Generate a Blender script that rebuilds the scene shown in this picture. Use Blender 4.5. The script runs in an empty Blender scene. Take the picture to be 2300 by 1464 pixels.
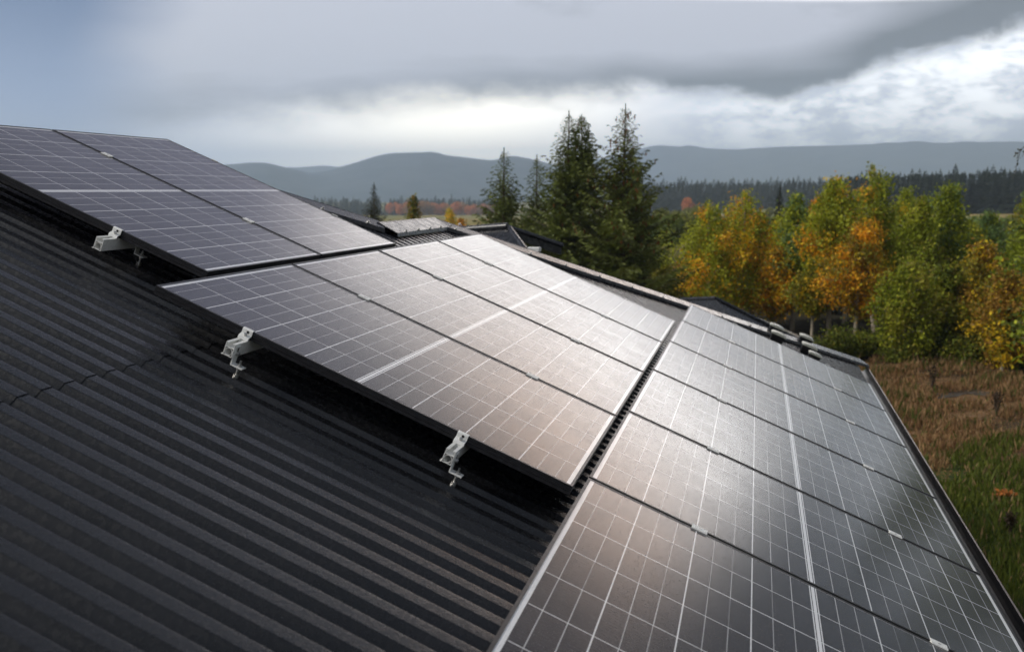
import bpy, bmesh, math, random
import numpy as np
from mathutils import Vector, Matrix

S = bpy.context.scene
COL = S.collection
R = math.radians
PITCH = R(22.842)
CP, SP = math.cos(PITCH), math.sin(PITCH)
CAM = Vector((2.183, -3.423, 0.356))
YAW, TILT, FPX = R(13.36), R(-7.575), 2308.4     # heading, pitch and focal length in photo pixels

# ------------------------------------------------------------------ camera
cam = bpy.data.cameras.new('camera')
cam.sensor_width = 36.0
cam.lens = 36.13
cam.clip_start = 0.05
cam.clip_end = 40000
cam.dof.use_dof = True
cam.dof.focus_distance = 4.4
cam.dof.aperture_fstop = 3.6
camo = bpy.data.objects.new('camera', cam)
COL.objects.link(camo)
camo.location = CAM
camo.rotation_euler = (R(90) + TILT, 0, YAW)
S.camera = camo

# ------------------------------------------------------------------ exposure
S.view_settings.view_transform = 'Standard'
S.view_settings.look = 'None'
S.view_settings.exposure = 0.0
S.view_settings.gamma = 1.0
S.render.engine = 'CYCLES'
S.cycles.volume_bounces = 6
S.cycles.max_bounces = 12
S.cycles.sample_clamp_indirect = 4.0
S.cycles.use_denoising = True

SUN_AZ, SUN_EL = R(-110.0), R(42.0)              # a weak sun behind cloud, high on the left

# ------------------------------------------------------------------ node arithmetic
class X:
    """a float socket with arithmetic"""
    def __init__(s, nt, sock): s.nt = nt; s.s = sock
    def _m(s, op, *a):
        n = s.nt.nodes.new('ShaderNodeMath'); n.operation = op
        for i, v in enumerate((s,) + a):
            if isinstance(v, X): s.nt.links.new(v.s, n.inputs[i])
            else: n.inputs[i].default_value = v
        return X(s.nt, n.outputs[0])
    def __add__(s, o): return s._m('ADD', o)
    __radd__ = __add__
    def __sub__(s, o): return s._m('SUBTRACT', o)
    def __rsub__(s, o): return s._m('MULTIPLY', -1.0)._m('ADD', o)
    def __mul__(s, o): return s._m('MULTIPLY', o)
    __rmul__ = __mul__
    def __truediv__(s, o): return s._m('DIVIDE', o)
    def abs(s): return s._m('ABSOLUTE')
    def mn(s, o): return s._m('MINIMUM', o)
    def mx(s, o): return s._m('MAXIMUM', o)
    def frac(s): return s._m('FRACT')
    def floor(s): return s._m('FLOOR')
    def lt(s, o): return s._m('LESS_THAN', o)
    def gt(s, o): return s._m('GREATER_THAN', o)
    def pw(s, o): return s._m('POWER', o)
    def sm(s, a, b, lo=0.0, hi=1.0, kind='SMOOTHSTEP'):
        n = s.nt.nodes.new('ShaderNodeMapRange'); n.interpolation_type = kind
        s.nt.links.new(s.s, n.inputs['Value'])
        for k, v in (('From Min', a), ('From Max', b), ('To Min', lo), ('To Max', hi)):
            if isinstance(v, X): s.nt.links.new(v.s, n.inputs[k])
            else: n.inputs[k].default_value = v
        return X(s.nt, n.outputs['Result'])
    def bump(s, c, w): return ((s - c) / w).pw(2.0)._m('MULTIPLY', -1.0)._m('EXPONENT')

def mixc(nt, f, a, b, blend='MIX'):
    n = nt.nodes.new('ShaderNodeMix'); n.data_type = 'RGBA'; n.blend_type = blend
    for k, v in ((0, f), (6, a), (7, b)):
        if isinstance(v, X): nt.links.new(v.s, n.inputs[k])
        elif isinstance(v, bpy.types.NodeSocket): nt.links.new(v, n.inputs[k])
        elif k == 0: n.inputs[0].default_value = v
        else: n.inputs[k].default_value = (v[0], v[1], v[2], 1.0)
    return n.outputs[2]

def comb(nt, x, y, z):
    n = nt.nodes.new('ShaderNodeCombineXYZ')
    for i, v in enumerate((x, y, z)):
        if isinstance(v, X): nt.links.new(v.s, n.inputs[i])
        else: n.inputs[i].default_value = v
    return n.outputs[0]

def noise(nt, vec, scale, detail=4.0, rough=0.55, dist=0.0):
    n = nt.nodes.new('ShaderNodeTexNoise'); n.noise_dimensions = '3D'
    n.inputs['Scale'].default_value = scale; n.inputs['Detail'].default_value = detail
    n.inputs['Roughness'].default_value = rough; n.inputs['Distortion'].default_value = dist
    nt.links.new(vec, n.inputs['Vector'])
    return X(nt, n.outputs['Fac'])

# ------------------------------------------------------------------ world: blue sky under a broken autumn overcast
W = bpy.data.worlds.new('World'); S.world = W; W.use_nodes = True
nt = W.node_tree; nt.nodes.clear()
out = nt.nodes.new('ShaderNodeOutputWorld'); bg = nt.nodes.new('ShaderNodeBackground')
bg.inputs['Strength'].default_value = 0.1
nt.links.new(bg.outputs[0], out.inputs[0])
sky = nt.nodes.new('ShaderNodeTexSky'); sky.sky_type = 'NISHITA'; sky.sun_disc = False
sky.sun_elevation = SUN_EL; sky.sun_rotation = SUN_AZ
tc = nt.nodes.new('ShaderNodeTexCoord')
sep = nt.nodes.new('ShaderNodeSeparateXYZ'); nt.links.new(tc.outputs['Generated'], sep.inputs[0])
dx, dy, dz = (X(nt, sep.outputs[i]) for i in range(3))
az = dx._m('ARCTAN2', dy) * (180 / math.pi)
el = dz.mn(0.9999).mx(-0.9999)._m('ARCSINE') * (180 / math.pi)
def C10(r, g, b): return (r * 10, g * 10, b * 10)
# noises in (azimuth, elevation): streaks, billows, veils
nstreak = noise(nt, comb(nt, az * 0.045, el * 0.30, 3.1), 1.0, 5.0, 0.5, 0.3)
nbig = noise(nt, comb(nt, az * 0.055, el * 0.12, 8.7), 1.0, 4.0, 0.5, 0.4)
nbill = noise(nt, comb(nt, az * 0.33, el * 0.62, 1.3), 1.0, 7.0, 0.58, 0.25)
nfine = noise(nt, comb(nt, az * 0.9, el * 1.9, 5.5), 1.0, 5.0, 0.6, 0.2)
# lower edge of the dark cloud sheet, degrees of elevation, along the azimuth
ramp = nt.nodes.new('ShaderNodeValToRGB'); ramp.color_ramp.interpolation = 'B_SPLINE'
edge = [(-42, 2.0), (-34, 2.6), (-29, 3.5), (-25, 3.9), (-20, 4.5), (-15, 4.9), (-11, 4.7), (-7.5, 5.4), (-5, 4.9),
        (-1, 5.2), (2.5, 4.6), (5.5, 6.4), (9, 6.9), (13, 8.0), (18, 9.0), (26, 8.0)]
el_ = ramp.color_ramp.elements
while len(el_) > 1: el_.remove(el_[-1])
for i, (a, e) in enumerate(edge):
    q = el_[0] if i == 0 else el_.new((a + 45) / 75.0)
    q.position = (a + 45) / 75.0; q.color = (e / 20, e / 20, e / 20, 1)
nt.links.new(az.sm(-45, 30, kind='LINEAR').s, ramp.inputs[0])
B = X(nt, ramp.outputs[0]) * 20.0
soft = az.sm(-22, 2, 1.5, 0.55)                        # torn and crisp on the right, soft veils on the left
elw = el + (nbill - 0.5) * az.sm(-20, 4, 1.4, 2.6) + (nfine - 0.5) * 0.5
under = (elw - B) / soft                                 # <0 below the sheet
sheet = under.sm(-1.0, 1.0)
# the sheet: greys with streaks, darker towards the right and along its belly
g = nstreak.sm(0.30, 0.72, 0.0, 1.0)
belly = (under * soft).sm(0.0, 3.2, 1.0, 0.0)
dark = (belly * az.sm(-34, -24, 0.25, 0.80) + az.sm(-4, 12, 0.0, 0.85) * el.sm(4, 8) + (g - 0.5) * 0.60 + (nbig - 0.5) * 0.9 + (nbill - 0.5) * az.sm(-22, 0, 0.35, 0.9) + (nfine - 0.5) * 0.15).mx(0.0).mn(1.0)
csheet = mixc(nt, dark, C10(0.66, 0.69, 0.79), C10(0.20, 0.225, 0.26))
# the clear band under the sheet: bright in the middle, white cumulus on the right
warm = az.bump(-17, 11.0)
cb = mixc(nt, warm, C10(1.0, 1.1, 1.35), C10(3.0, 2.85, 2.5))
cum = (nbill * 0.65 + nfine * 0.35).sm(0.40, 0.60)
cright = mixc(nt, cum, C10(0.92, 1.0, 1.14), C10(1.85, 1.9, 1.95))
cb = mixc(nt, az.sm(-8, 1), cb, cright)
ccloud = mixc(nt, sheet, cb, csheet)
# far left: a gap of rain-blue sky
gap = (az + (nbig - 0.5) * 6.0 - el * 0.10).sm(-37.0, -30.5, 1.0, 0.0) * az.sm(-75, -60)
blue = mixc(nt, el.sm(2.0, 10.0), C10(0.26, 0.40, 0.76), C10(0.03, 0.10, 0.30))
blue = mixc(nt, 0.25, blue, sky.outputs[0])
ccloud = mixc(nt, gap * 0.92, ccloud, blue)
# sun direction; a bright warm glow added above the frame to brighten panel reflections
dS = Vector((math.sin(SUN_AZ) * math.cos(SUN_EL), math.cos(SUN_AZ) * math.cos(SUN_EL), math.sin(SUN_EL)))
storm = el.sm(10.2, 14.0)
ccloud = mixc(nt, storm, ccloud, mixc(nt, az.sm(-18, 4), mixc(nt, nbig.sm(0.3, 0.7), C10(0.30, 0.30, 0.41), C10(0.50, 0.50, 0.63)), mixc(nt, nbig.sm(0.3, 0.7), C10(0.13, 0.13, 0.135), C10(0.30, 0.29, 0.285))))
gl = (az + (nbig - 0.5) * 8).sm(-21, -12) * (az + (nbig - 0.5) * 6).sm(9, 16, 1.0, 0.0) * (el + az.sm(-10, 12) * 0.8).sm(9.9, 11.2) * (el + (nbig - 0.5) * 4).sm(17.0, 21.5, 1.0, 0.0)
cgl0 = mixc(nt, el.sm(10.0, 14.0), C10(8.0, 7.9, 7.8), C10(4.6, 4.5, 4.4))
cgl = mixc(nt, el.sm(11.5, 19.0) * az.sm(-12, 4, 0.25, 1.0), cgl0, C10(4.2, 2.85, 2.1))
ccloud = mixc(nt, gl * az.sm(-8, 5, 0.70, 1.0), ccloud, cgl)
# dark sheet overhead and behind
mid = el.sm(26.0, 31.0)
ccloud = mixc(nt, mid, ccloud, mixc(nt, az.sm(-34, -2), C10(0.05, 0.062, 0.095), mixc(nt, nbig.sm(0.3, 0.7), C10(0.18, 0.20, 0.25), C10(0.28, 0.305, 0.37))))
high = el.sm(44, 58)
ccloud = mixc(nt, high, ccloud, mixc(nt, nbig.sm(0.3, 0.7), C10(0.10, 0.115, 0.15), C10(0.22, 0.25, 0.31)))
thin = noise(nt, comb(nt, dx * 2.0, dy * 2.0, dz * 3.0), 1.0, 4.0).sm(0.45, 0.75, 0.0, 0.18)
ccloud = mixc(nt, thin * high, ccloud, sky.outputs[0])
nt.links.new(ccloud, bg.inputs['Color'])

# ------------------------------------------------------------------ sun
sl = bpy.data.lights.new('sun', 'SUN'); sl.energy = 3.2; sl.angle = R(20); sl.color = (1.0, 0.95, 0.87)
so = bpy.data.objects.new('sun', sl); COL.objects.link(so)
so.rotation_euler = (-dS).to_track_quat('-Z', 'Y').to_euler()

# ------------------------------------------------------------------ helpers
def P(u, v, n): return Vector((u * CP + n * SP, v, -u * SP + n * CP))     # roof-plane coordinates to world

_fw = Vector((-math.sin(YAW) * math.cos(TILT), math.cos(YAW) * math.cos(TILT), math.sin(TILT)))
_rt = Vector((math.cos(YAW), math.sin(YAW), 0)); _up = _rt.cross(_fw)
def ray(x, y): return (_fw * FPX + _rt * (x - 1150) - _up * (y - 732)).normalized()
def at(x, y, d):                                                          # point at horizontal distance d along a sight line
    r = ray(x, y); return CAM + r * (d / math.hypot(r.x, r.y))

def tag(o, label=None, cat=None, group=None, kind=None):
    if label: o['label'] = label
    if cat: o['category'] = cat
    if group: o['group'] = group
    if kind: o['kind'] = kind
    return o
def empty(name, loc=(0, 0, 0), rot=(0, 0, 0)):
    o = bpy.data.objects.new(name, None); o.empty_display_size = 0.1; COL.objects.link(o)
    o.location = loc; o.rotation_euler = rot; return o

class MB:
    def __init__(s): s.v = []; s.f = []; s.sm = []
    def add(s, vs, fs, smooth=False):
        k = len(s.v); s.v += [tuple(a) for a in vs]; s.f += [tuple(i + k for i in f) for f in fs]; s.sm += [smooth] * len(fs)
    def box(s, a, b, tf=None):
        x0, y0, z0 = a; x1, y1, z1 = b
        vs = [(x0, y0, z0), (x1, y0, z0), (x1, y1, z0), (x0, y1, z0), (x0, y0, z1), (x1, y0, z1), (x1, y1, z1), (x0, y1, z1)]
        if tf: vs = [tf(*q) for q in vs]
        s.add(vs, [(3, 2, 1, 0), (4, 5, 6, 7), (0, 1, 5, 4), (1, 2, 6, 5), (2, 3, 7, 6), (3, 0, 4, 7)])
    def cyl(s, p, q, r0, r1=None, n=10, smooth=True, caps=True):
        r1 = r0 if r1 is None else r1
        p = Vector(p); q = Vector(q); d = (q - p).normalized()
        a = d.orthogonal().normalized(); b = d.cross(a)
        vs = []
        for c, r in ((p, r0), (q, r1)):
            for i in range(n):
                t = 2 * math.pi * i / n; vs.append(c + a * (r * math.cos(t)) + b * (r * math.sin(t)))
        s.add(vs, [(i, (i + 1) % n, n + (i + 1) % n, n + i) for i in range(n)], smooth)
        if caps: s.add(vs, [tuple(range(n))[::-1], tuple(range(n, 2 * n))])
    def tube(s, pts, rad, n=7):
        pts = [Vector(p) for p in pts]; vs = []
        for i, p in enumerate(pts):
            d = (pts[min(i + 1, len(pts) - 1)] - pts[max(i - 1, 0)]).normalized()
            a = d.cross(Vector((0.3, 1, 0.1))).normalized() if abs(d.y) < 0.95 else d.cross(Vector((1, 0, 0))).normalized()
            b = d.cross(a)
            for k in range(n):
                t = 2 * math.pi * k / n; vs.append(p + a * (rad[i] * math.cos(t)) + b * (rad[i] * math.sin(t)))
        fs = [(i * n + k, i * n + (k + 1) % n, (i + 1) * n + (k + 1) % n, (i + 1) * n + k) for i in range(len(pts) - 1) for k in range(n)]
        s.add(vs, fs, True); s.add(vs[:n], [tuple(range(n))[::-1]]); s.add(vs[-n:], [tuple(range(n))])
    def extrude(s, prof, a, b, axis=1):
        """closed profile of 2D points swept along an axis between a and b (axis 1: profile in x,z; axis 0: profile in y,z)"""
        n = len(prof)
        mk = (lambda p, t: (p[0], t, p[1])) if axis == 1 else (lambda p, t: (t, p[0], p[1]))
        vs = [mk(p, a) for p in prof] + [mk(p, b) for p in prof]
        s.add(vs, [(i, (i + 1) % n, n + (i + 1) % n, n + i) for i in range(n)])
        s.add(vs, [tuple(range(n))[::-1], tuple(range(n, 2 * n))])
    def build(s, name, mat, parent=None, normals=True):
        me = bpy.data.meshes.new(name); me.from_pydata(s.v, [], s.f); me.validate()
        if normals:
            bm = bmesh.new(); bm.from_mesh(me); bmesh.ops.recalc_face_normals(bm, faces=bm.faces); bm.to_mesh(me); bm.free()
        if len(s.sm) == len(me.polygons): me.polygons.foreach_set('use_smooth', s.sm)
        me.materials.append(mat)
        o = bpy.data.objects.new(name, me); COL.objects.link(o)
        if parent: o.parent = parent
        return o

def copy_tree(o, parent=None):
    c = o.copy(); COL.objects.link(c)
    for k in list(c.keys()):
        if k in ('label', 'category') and parent is not None: del c[k]
    if parent: c.parent = parent
    for ch in o.children: copy_tree(ch, c)
    return c

def bevel(o, w=0.002, seg=1):
    m = o.modifiers.new('bevel', 'BEVEL'); m.width = w; m.segments = seg; m.limit_method = 'ANGLE'; m.angle_limit = R(40); return o

# ------------------------------------------------------------------ materials
def mat(name, color=(0.5, 0.5, 0.5), rough=0.5, metal=0.0, spec=0.5):
    m = bpy.data.materials.new(name); m.use_nodes = True
    b = m.node_tree.nodes['Principled BSDF']
    b.inputs['Base Color'].default_value = (*color, 1); b.inputs['Roughness'].default_value = rough
    b.inputs['Metallic'].default_value = metal; b.inputs['Specular IOR Level'].default_value = spec
    return m, m.node_tree, b
def bumpn(nt, b, h, strength, dist):
    n = nt.nodes.new('ShaderNodeBump'); n.inputs['Strength'].default_value = strength; n.inputs['Distance'].default_value = dist
    nt.links.new(h.s, n.inputs['Height']); nt.links.new(n.outputs[0], b.inputs['Normal'])
def objco(nt): return nt.nodes.new('ShaderNodeTexCoord').outputs['Object']
def vor(nt, vec, scale, out='Distance', rnd=1.0):
    n = nt.nodes.new('ShaderNodeTexVoronoi'); n.inputs['Scale'].default_value = scale; n.inputs['Randomness'].default_value = rnd
    nt.links.new(vec, n.inputs['Vector'])
    return n
def simple(name, color, rough, metal=0.0, nscale=40, var=0.25, bump=0.0, spec=0.5):
    m, nt, b = mat(name, color, rough, metal, spec)
    n = noise(nt, objco(nt), nscale, 4)
    k = n.sm(0.3, 0.7, 1 - var, 1 + var)
    v = nt.nodes.new('ShaderNodeVectorMath'); v.operation = 'SCALE'; v.inputs[0].default_value = color; nt.links.new(k.s, v.inputs['Scale'])
    nt.links.new(v.outputs[0], b.inputs['Base Color'])
    nt.links.new((n.sm(0.3, 0.7, rough * 0.8, min(1, rough * 1.2))).s, b.inputs['Roughness'])
    if bump: bumpn(nt, b, n, bump, 0.002)
    return m

L, Wc, NC = 1.722, 0.2245, 5
def panel_glass(name, ncol, bold):
    m, nt, b = mat(name, (0.01, 0.01, 0.02), 0.28)
    oc = objco(nt)
    sp = nt.nodes.new('ShaderNodeSeparateXYZ'); nt.links.new(oc, sp.inputs[0])
    u, v = X(nt, sp.outputs[0]), X(nt, sp.outputs[1])
    uu = u.mn(L - u)
    t = uu / 0.0708
    d3 = ((t + 0.5).frac() - 0.5).abs() * 0.0708
    t9 = uu / 0.2124
    d9 = ((t9 + 0.5).frac() - 0.5).abs() * 0.2124
    inside = uu.gt(0.03)
    vv = (v - 0.012)
    dv = ((vv / Wc + 0.5).frac() - 0.5).abs() * Wc
    db = (v - (0.012 + bold * Wc)).abs()
    wid = 0.012 * 2 + ncol * Wc
    edge = v.mn(wid - v)
    def ln(d, w): return d.sm(w * 0.55, w, 1.0, 0.0)
    thick = (uu.gt(0.8550)).mx(uu.lt(0.027)).mx(ln(db, 0.0032)).mx(edge.lt(0.0135) * 0.5)
    med = ln(d9, 0.0027).mx(ln(dv, 0.0022)) * 1.0
    row = noise(nt, comb(nt, t.floor() * 3.7, (vv / Wc).floor() * 5.1, 0.5), 3.0, 1.0).sm(0.35, 0.6, 0.25, 1.0)
    thinl = ln(d3, 0.0017) * 0.75 * row
    bus = ((vv / (Wc / 13)).frac() - 0.5).abs().sm(0.40, 0.5) * 0.07
    bus = bus * noise(nt, comb(nt, u * 260.0, v * 20.0, 0.0), 1.0, 2.0).sm(0.35, 0.65)
    mask = thick.mx((med.mx(thinl)) * inside).mx(bus)
    cellr = noise(nt, comb(nt, (uu / 0.2124).floor() * 7.3 + u.gt(L / 2) * 41.0, (vv / Wc).floor() * 3.9, 2.0), 1.7, 0.0)
    cell = mixc(nt, cellr.sm(0.3, 0.7), (0.006, 0.006, 0.013), (0.012, 0.011, 0.019))
    col = mixc(nt, mask.mn(1.0), cell, (0.86, 0.86, 0.87))
    nt.links.new(col, b.inputs['Base Color'])
    # drizzle: fine droplets all over the glass, and a film of dust that scatters
    drop = vor(nt, oc, 150.0); dd = X(nt, drop.outputs['Distance'])
    sepc = nt.nodes.new('ShaderNodeSeparateColor'); nt.links.new(drop.outputs['Color'], sepc.inputs[0])
    rnd = X(nt, sepc.outputs[0])
    big = rnd.gt(0.66)
    hgt = dd.sm(0.0, 0.34, 1.0, 0.0) * big * rnd
    bumpn(nt, b, hgt, 1.0, 0.0042)
    film = noise(nt, oc, 5.0, 5.0)
    fine = noise(nt, oc, 420.0, 2.0)
    rg = film.sm(0.3, 0.7, 0.17, 0.20) + (fine - 0.5) * 0.10
    nt.links.new(rg.s, b.inputs['Roughness'])
    b.inputs['IOR'].default_value = 1.5
    b.inputs['Coat Weight'].default_value = 0.12; b.inputs['Coat Roughness'].default_value = 0.34; b.inputs['Coat IOR'].default_value = 1.5
    b.inputs['Specular IOR Level'].default_value = 0.5
    return m

M = {}
M['glass_low'] = panel_glass('panel_glass_low_seam', 5, 2)
M['glass_high'] = panel_glass('panel_glass_high_seam', 5, 3)
M['glass_wide'] = panel_glass('panel_glass_wide', 8, 6)
M['frame'] = simple('black_anodised_frame', (0.012, 0.012, 0.014), 0.38, 0.0, 60, 0.2)
M['alu'] = simple('bare_aluminium', (0.85, 0.85, 0.82), 0.45, 0.15, 90, 0.08)
M['steel'] = simple('zinc_steel', (0.55, 0.54, 0.52), 0.32, 0.9, 120, 0.12)
M['hole_shade'] = simple('dark_hole_shade', (0.01, 0.01, 0.01), 0.9)  # dark colour painting the shade inside holes and slots

def roofing():
    m, nt, b = mat('wet_dark_roofing', (0.012, 0.013, 0.016), 0.45)
    oc = objco(nt)
    n1 = noise(nt, oc, 2.2, 5); n2 = noise(nt, oc, 320.0, 3, 0.6); n3 = noise(nt, oc, 60.0, 4)
    grit = n2.sm(0.42, 0.62)
    base = mixc(nt, n1.sm(0.3, 0.7), (0.005, 0.0055, 0.007), (0.010, 0.0105, 0.0125))
    base = mixc(nt, n3.sm(0.62, 0.74) * 0.2, base, (0.022, 0.022, 0.024))
    nt.links.new(base, b.inputs['Base Color'])
    nt.links.new((n1.sm(0.3, 0.7, 0.40, 0.52) + grit * 0.12).s, b.inputs['Roughness'])
    bumpn(nt, b, n2 * 0.6 + n3 * 0.8, 0.6, 0.0025)
    b.inputs['Specular IOR Level'].default_value = 0.08
    b.inputs['Coat Weight'].default_value = 0.85; b.inputs['Coat IOR'].default_value = 1.55
    nt.links.new((n3.sm(0.35, 0.7, 0.20, 0.34)).s, b.inputs['Coat Roughness'])
    n = nt.nodes.new('ShaderNodeBump'); n.inputs['Strength'].default_value = 0.16; n.inputs['Distance'].default_value = 0.0012
    nt.links.new((n2 * 0.5 + n3).s, n.inputs['Height']); nt.links.new(n.outputs[0], b.inputs['Coat Normal'])
    return m
M['roof'] = roofing()
M['flash'] = simple('wet_sheet_flashing', (0.022, 0.023, 0.027), 0.27, 0.0, 14, 0.3, 0.12)
M['wall'] = simple('dark_boarding', (0.035, 0.035, 0.038), 0.7, 0.0, 8, 0.25)
M['vent'] = simple('black_plastic', (0.014, 0.014, 0.015), 0.45)
M['lid'] = simple('lid_pale_sheen', (0.34, 0.35, 0.30), 0.4)  # vent lids, sky reflection put into their pale colour
M['white'] = simple('white_paint', (0.78, 0.78, 0.76), 0.5, 0.0, 30, 0.06)

# ------------------------------------------------------------------ house
HR = -0.155                                       # crest level of the roofing below the panels' top face
EAVE_U, PITCHV = 3.66, 0.106
A_V, A_U, B_V, C_V, RIDGE_U = 3.87, -0.53, 5.12, 8.55, -1.86
HIP1_V = A_V - (A_U - RIDGE_U) * CP
def top_u(v):
    if v < HIP1_V: return RIDGE_U
    if v < A_V: return RIDGE_U + (v - HIP1_V) / CP
    if v < B_V: return A_U
    return A_U + (v - B_V) * (EAVE_U + 0.05 - A_U) / (C_V - B_V)
WPH = [0.0, 0.025, 0.06, 0.2, 0.32, 0.42, 0.430, 0.455, 0.50, 0.56, 0.62, 0.67, 0.72, 0.78, 0.84, 0.89, 0.94, 0.975]
def wave(v):
    """height of one corrugation: broad crest, rounded valley, steep near flank"""
    p = (v / PITCHV) % 1.0
    if p < 0.42: h = 1.0
    elif p < 0.67: t = (p - 0.42) / 0.25; h = 1 - t * t * (3 - 2 * t)
    else: t = (p - 0.67) / 0.33; h = t ** 1.7
    return (h - 1.0) * 0.025

house = empty('house', P(EAVE_U, 2.0, HR))
tag(house, 'dark hip roofed house whose wet corrugated roof carries the solar panels', 'house')
def hb(mb, name, m, parent=None):                 # build a house part in world space under the house
    o = mb.build(name, m, parent or house)
    o.matrix_parent_inverse = Matrix.Translation(-house.location) if (parent is None) else Matrix.Identity(4)
    return o
def roof_sheet(mb, v0, v1, ufun0, ufun1, lift=0.0, step=14):
    k0, k1 = math.floor(v0 / PITCHV), math.ceil(v1 / PITCHV)
    vl = [v0] + [q for q in ((k + p) * PITCHV for k in range(k0, k1 + 1) for p in WPH) if v0 < q < v1] + [v1]; nv = len(vl) - 1
    rows = []
    for i in range(nv + 1):
        v = vl[i]
        a, c = ufun0(v), ufun1(v)
        n = HR + wave(v) + lift
        rows.append([P(a + (c - a) * k / 6.0, v, n + 0.0012 * math.sin(v * 3 + k * 2.1)) for k in range(7)])
    vs = [p for r in rows for p in r]
    fs = [(i * 7 + k, i * 7 + k + 1, (i + 1) * 7 + k + 1, (i + 1) * 7 + k) for i in range(nv) for k in range(6)]
    mb.add(vs, fs, True)
mb = MB()
lap = lambda v: 0.135 + 0.012 * math.sin(v * 2.3)
for (va, vb) in ((-5.0, HIP1_V), (HIP1_V, A_V), (A_V, B_V - 0.001)):
    roof_sheet(mb, va, vb, top_u, lambda v: max(lap(v) + 0.1, top_u(v) + 0.01), 0.0028)
roof_sheet(mb, -5.0, 5.6, lambda v: max(lap(v), top_u(v)), lambda v: EAVE_U)
roof_sheet(mb, 5.6, C_V, top_u, lambda v: EAVE_U)
roof_sheet(mb, B_V, 5.6, top_u, lambda v: lap(v) + 0.12, 0.0028)
# other faces of the roof: hip ends and back slopes
zr, zm, ze = P(A_U, 0, HR).z - 0.02, P(RIDGE_U, 0, HR).z - 0.02, P(EAVE_U, 0, HR).z
xr, xm, xe = P(A_U, 0, HR).x, P(RIDGE_U, 0, HR).x, P(EAVE_U, 0, HR).x
xb, xmb = 2 * xr - xe, 2 * xm - xe
y_e = C_V
mb.add([(xr, B_V, zr), (xe, y_e, ze - 0.03), (xb, y_e, ze - 0.03)], [(0, 1, 2)])
mb.add([(xr, B_V, zr), (xr, A_V - 1, zr), (xb, A_V - 1, ze - 0.03), (xb, y_e, ze - 0.03)], [(0, 1, 2, 3)])
hy = A_V + 1.6
mb.add([(xm, HIP1_V, zm), (xm + (hy - HIP1_V), hy, zm - (hy - HIP1_V) * math.tan(PITCH) - 0.03), (xm - (hy - HIP1_V), hy, zm - (hy - HIP1_V) * math.tan(PITCH) - 0.03)], [(0, 1, 2)])
mb.add([(xm, HIP1_V, zm), (xm, -5, zm), (xmb, -5, ze - 0.03), (xmb, hy, ze - 0.03)], [(0, 1, 2, 3)])
roof = hb(mb, 'roof', M['roof'])

def cap_strip(name, p0, p1, side0, side1, w0, w1, lift, parent):
    """folded flashing along a ridge line p0-p1, wings running w0/w1 down the two side directions"""
    mb = MB(); p0, p1 = Vector(p0), Vector(p1); s0, s1 = Vector(side0).normalized(), Vector(side1).normalized()
    up = Vector((0, 0, lift)); th = Vector((0, 0, -0.006))
    prof = [s0 * w0 + Vector((0, 0, 0.002)), s0 * (w0 - 0.004) + up * 0.62, s0 * 0.018 + up * 0.94, s0 * 0.008 + up, s1 * 0.008 + up, s1 * 0.018 + up * 0.94, s1 * (w1 - 0.004) + up * 0.62, s1 * w1 + Vector((0, 0, 0.002))]
    prof = prof + [q + th for q in prof[::-1]]
    n = len(prof); vs = [p0 + q for q in prof] + [p1 + q for q in prof]
    mb.add(vs, [(i, (i + 1) % n, n + (i + 1) % n, n + i) for i in range(n)])
    mb.add(vs, [tuple(range(n))[::-1], tuple(range(n, 2 * n))])
    o = mb.build(name, M['flash'], parent); o.matrix_parent_inverse = Matrix.Translation(-house.location); return o
def hipdirs(u0, v0, u1, v1):
    """directions on the front plane and on the hip-end plane, square to the hip line"""
    h = (P(u1, v1, 0) - P(u0, v0, 0)).normalized()
    n = Vector((SP, 0, CP)); fdir = n.cross(h); 
    if fdir.y > 0: fdir = -fdir
    n2 = Vector((0, math.sin(PITCH), math.cos(PITCH))); bdir = n2.cross(h)
    if bdir.y < 0: bdir = -bdir
    return fdir, bdir
CH = HR + 0.010
f1, b1 = hipdirs(RIDGE_U, HIP1_V, A_U, A_V)
cap_strip('hip_cap', P(RIDGE_U, HIP1_V, CH), P(A_U - 0.03, A_V - 0.03, CH), f1, b1, 0.16, 0.14, 0.046, roof)
f2, b2 = hipdirs(A_U, B_V, EAVE_U, C_V)
cap_strip('hip_cap', P(A_U, B_V, CH), P(EAVE_U + 0.03, C_V, CH), f2, b2, 0.17, 0.15, 0.044, roof)
cap_strip('ridge_cap', P(A_U, A_V - 0.1, CH), P(A_U, B_V + 0.02, CH), Vector((CP, 0, -SP)), Vector((-CP, 0, -SP)), 0.17, 0.15, 0.046, roof)
cap_strip('ridge_cap', P(RIDGE_U, -5, CH), P(RIDGE_U, HIP1_V, CH), Vector((CP, 0, -SP)), Vector((-CP, 0, -SP)), 0.15, 0.15, 0.06, roof)
# screws of the flashing
mb = MB()
nrm = Vector((SP, 0, CP))
def screw(p, r=0.012):
    mb.cyl(p, p + nrm * 0.004, r * 1.5, n=8); mb.cyl(p + nrm * 0.004, p + nrm * 0.016, r * 0.75, n=6)
for k in range(6): screw(P(A_U, A_V + 0.12 + k * 0.29, CH) + Vector((CP, 0, -SP)) * 0.145 + nrm * 0.025)
for k in range(14):
    t = (k + 0.4) / 14; a = P(A_U, B_V, CH).lerp(P(EAVE_U, C_V, CH), t); screw(a + f2 * 0.145 + nrm * 0.025)
for k in range(5):
    t = (k + 0.5) / 5; a = P(RIDGE_U, HIP1_V, CH).lerp(P(A_U, A_V, CH), t); screw(a + f1 * 0.135 + nrm * 0.027)
o = mb.build('flashing_screws', M['steel'], roof); o.matrix_parent_inverse = Matrix.Translation(-house.location); o['kind'] = 'stuff'
roof.matrix_parent_inverse = Matrix.Translation(-house.location)
for ch in roof.children: ch.matrix_parent_inverse = Matrix.Identity(4)
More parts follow.
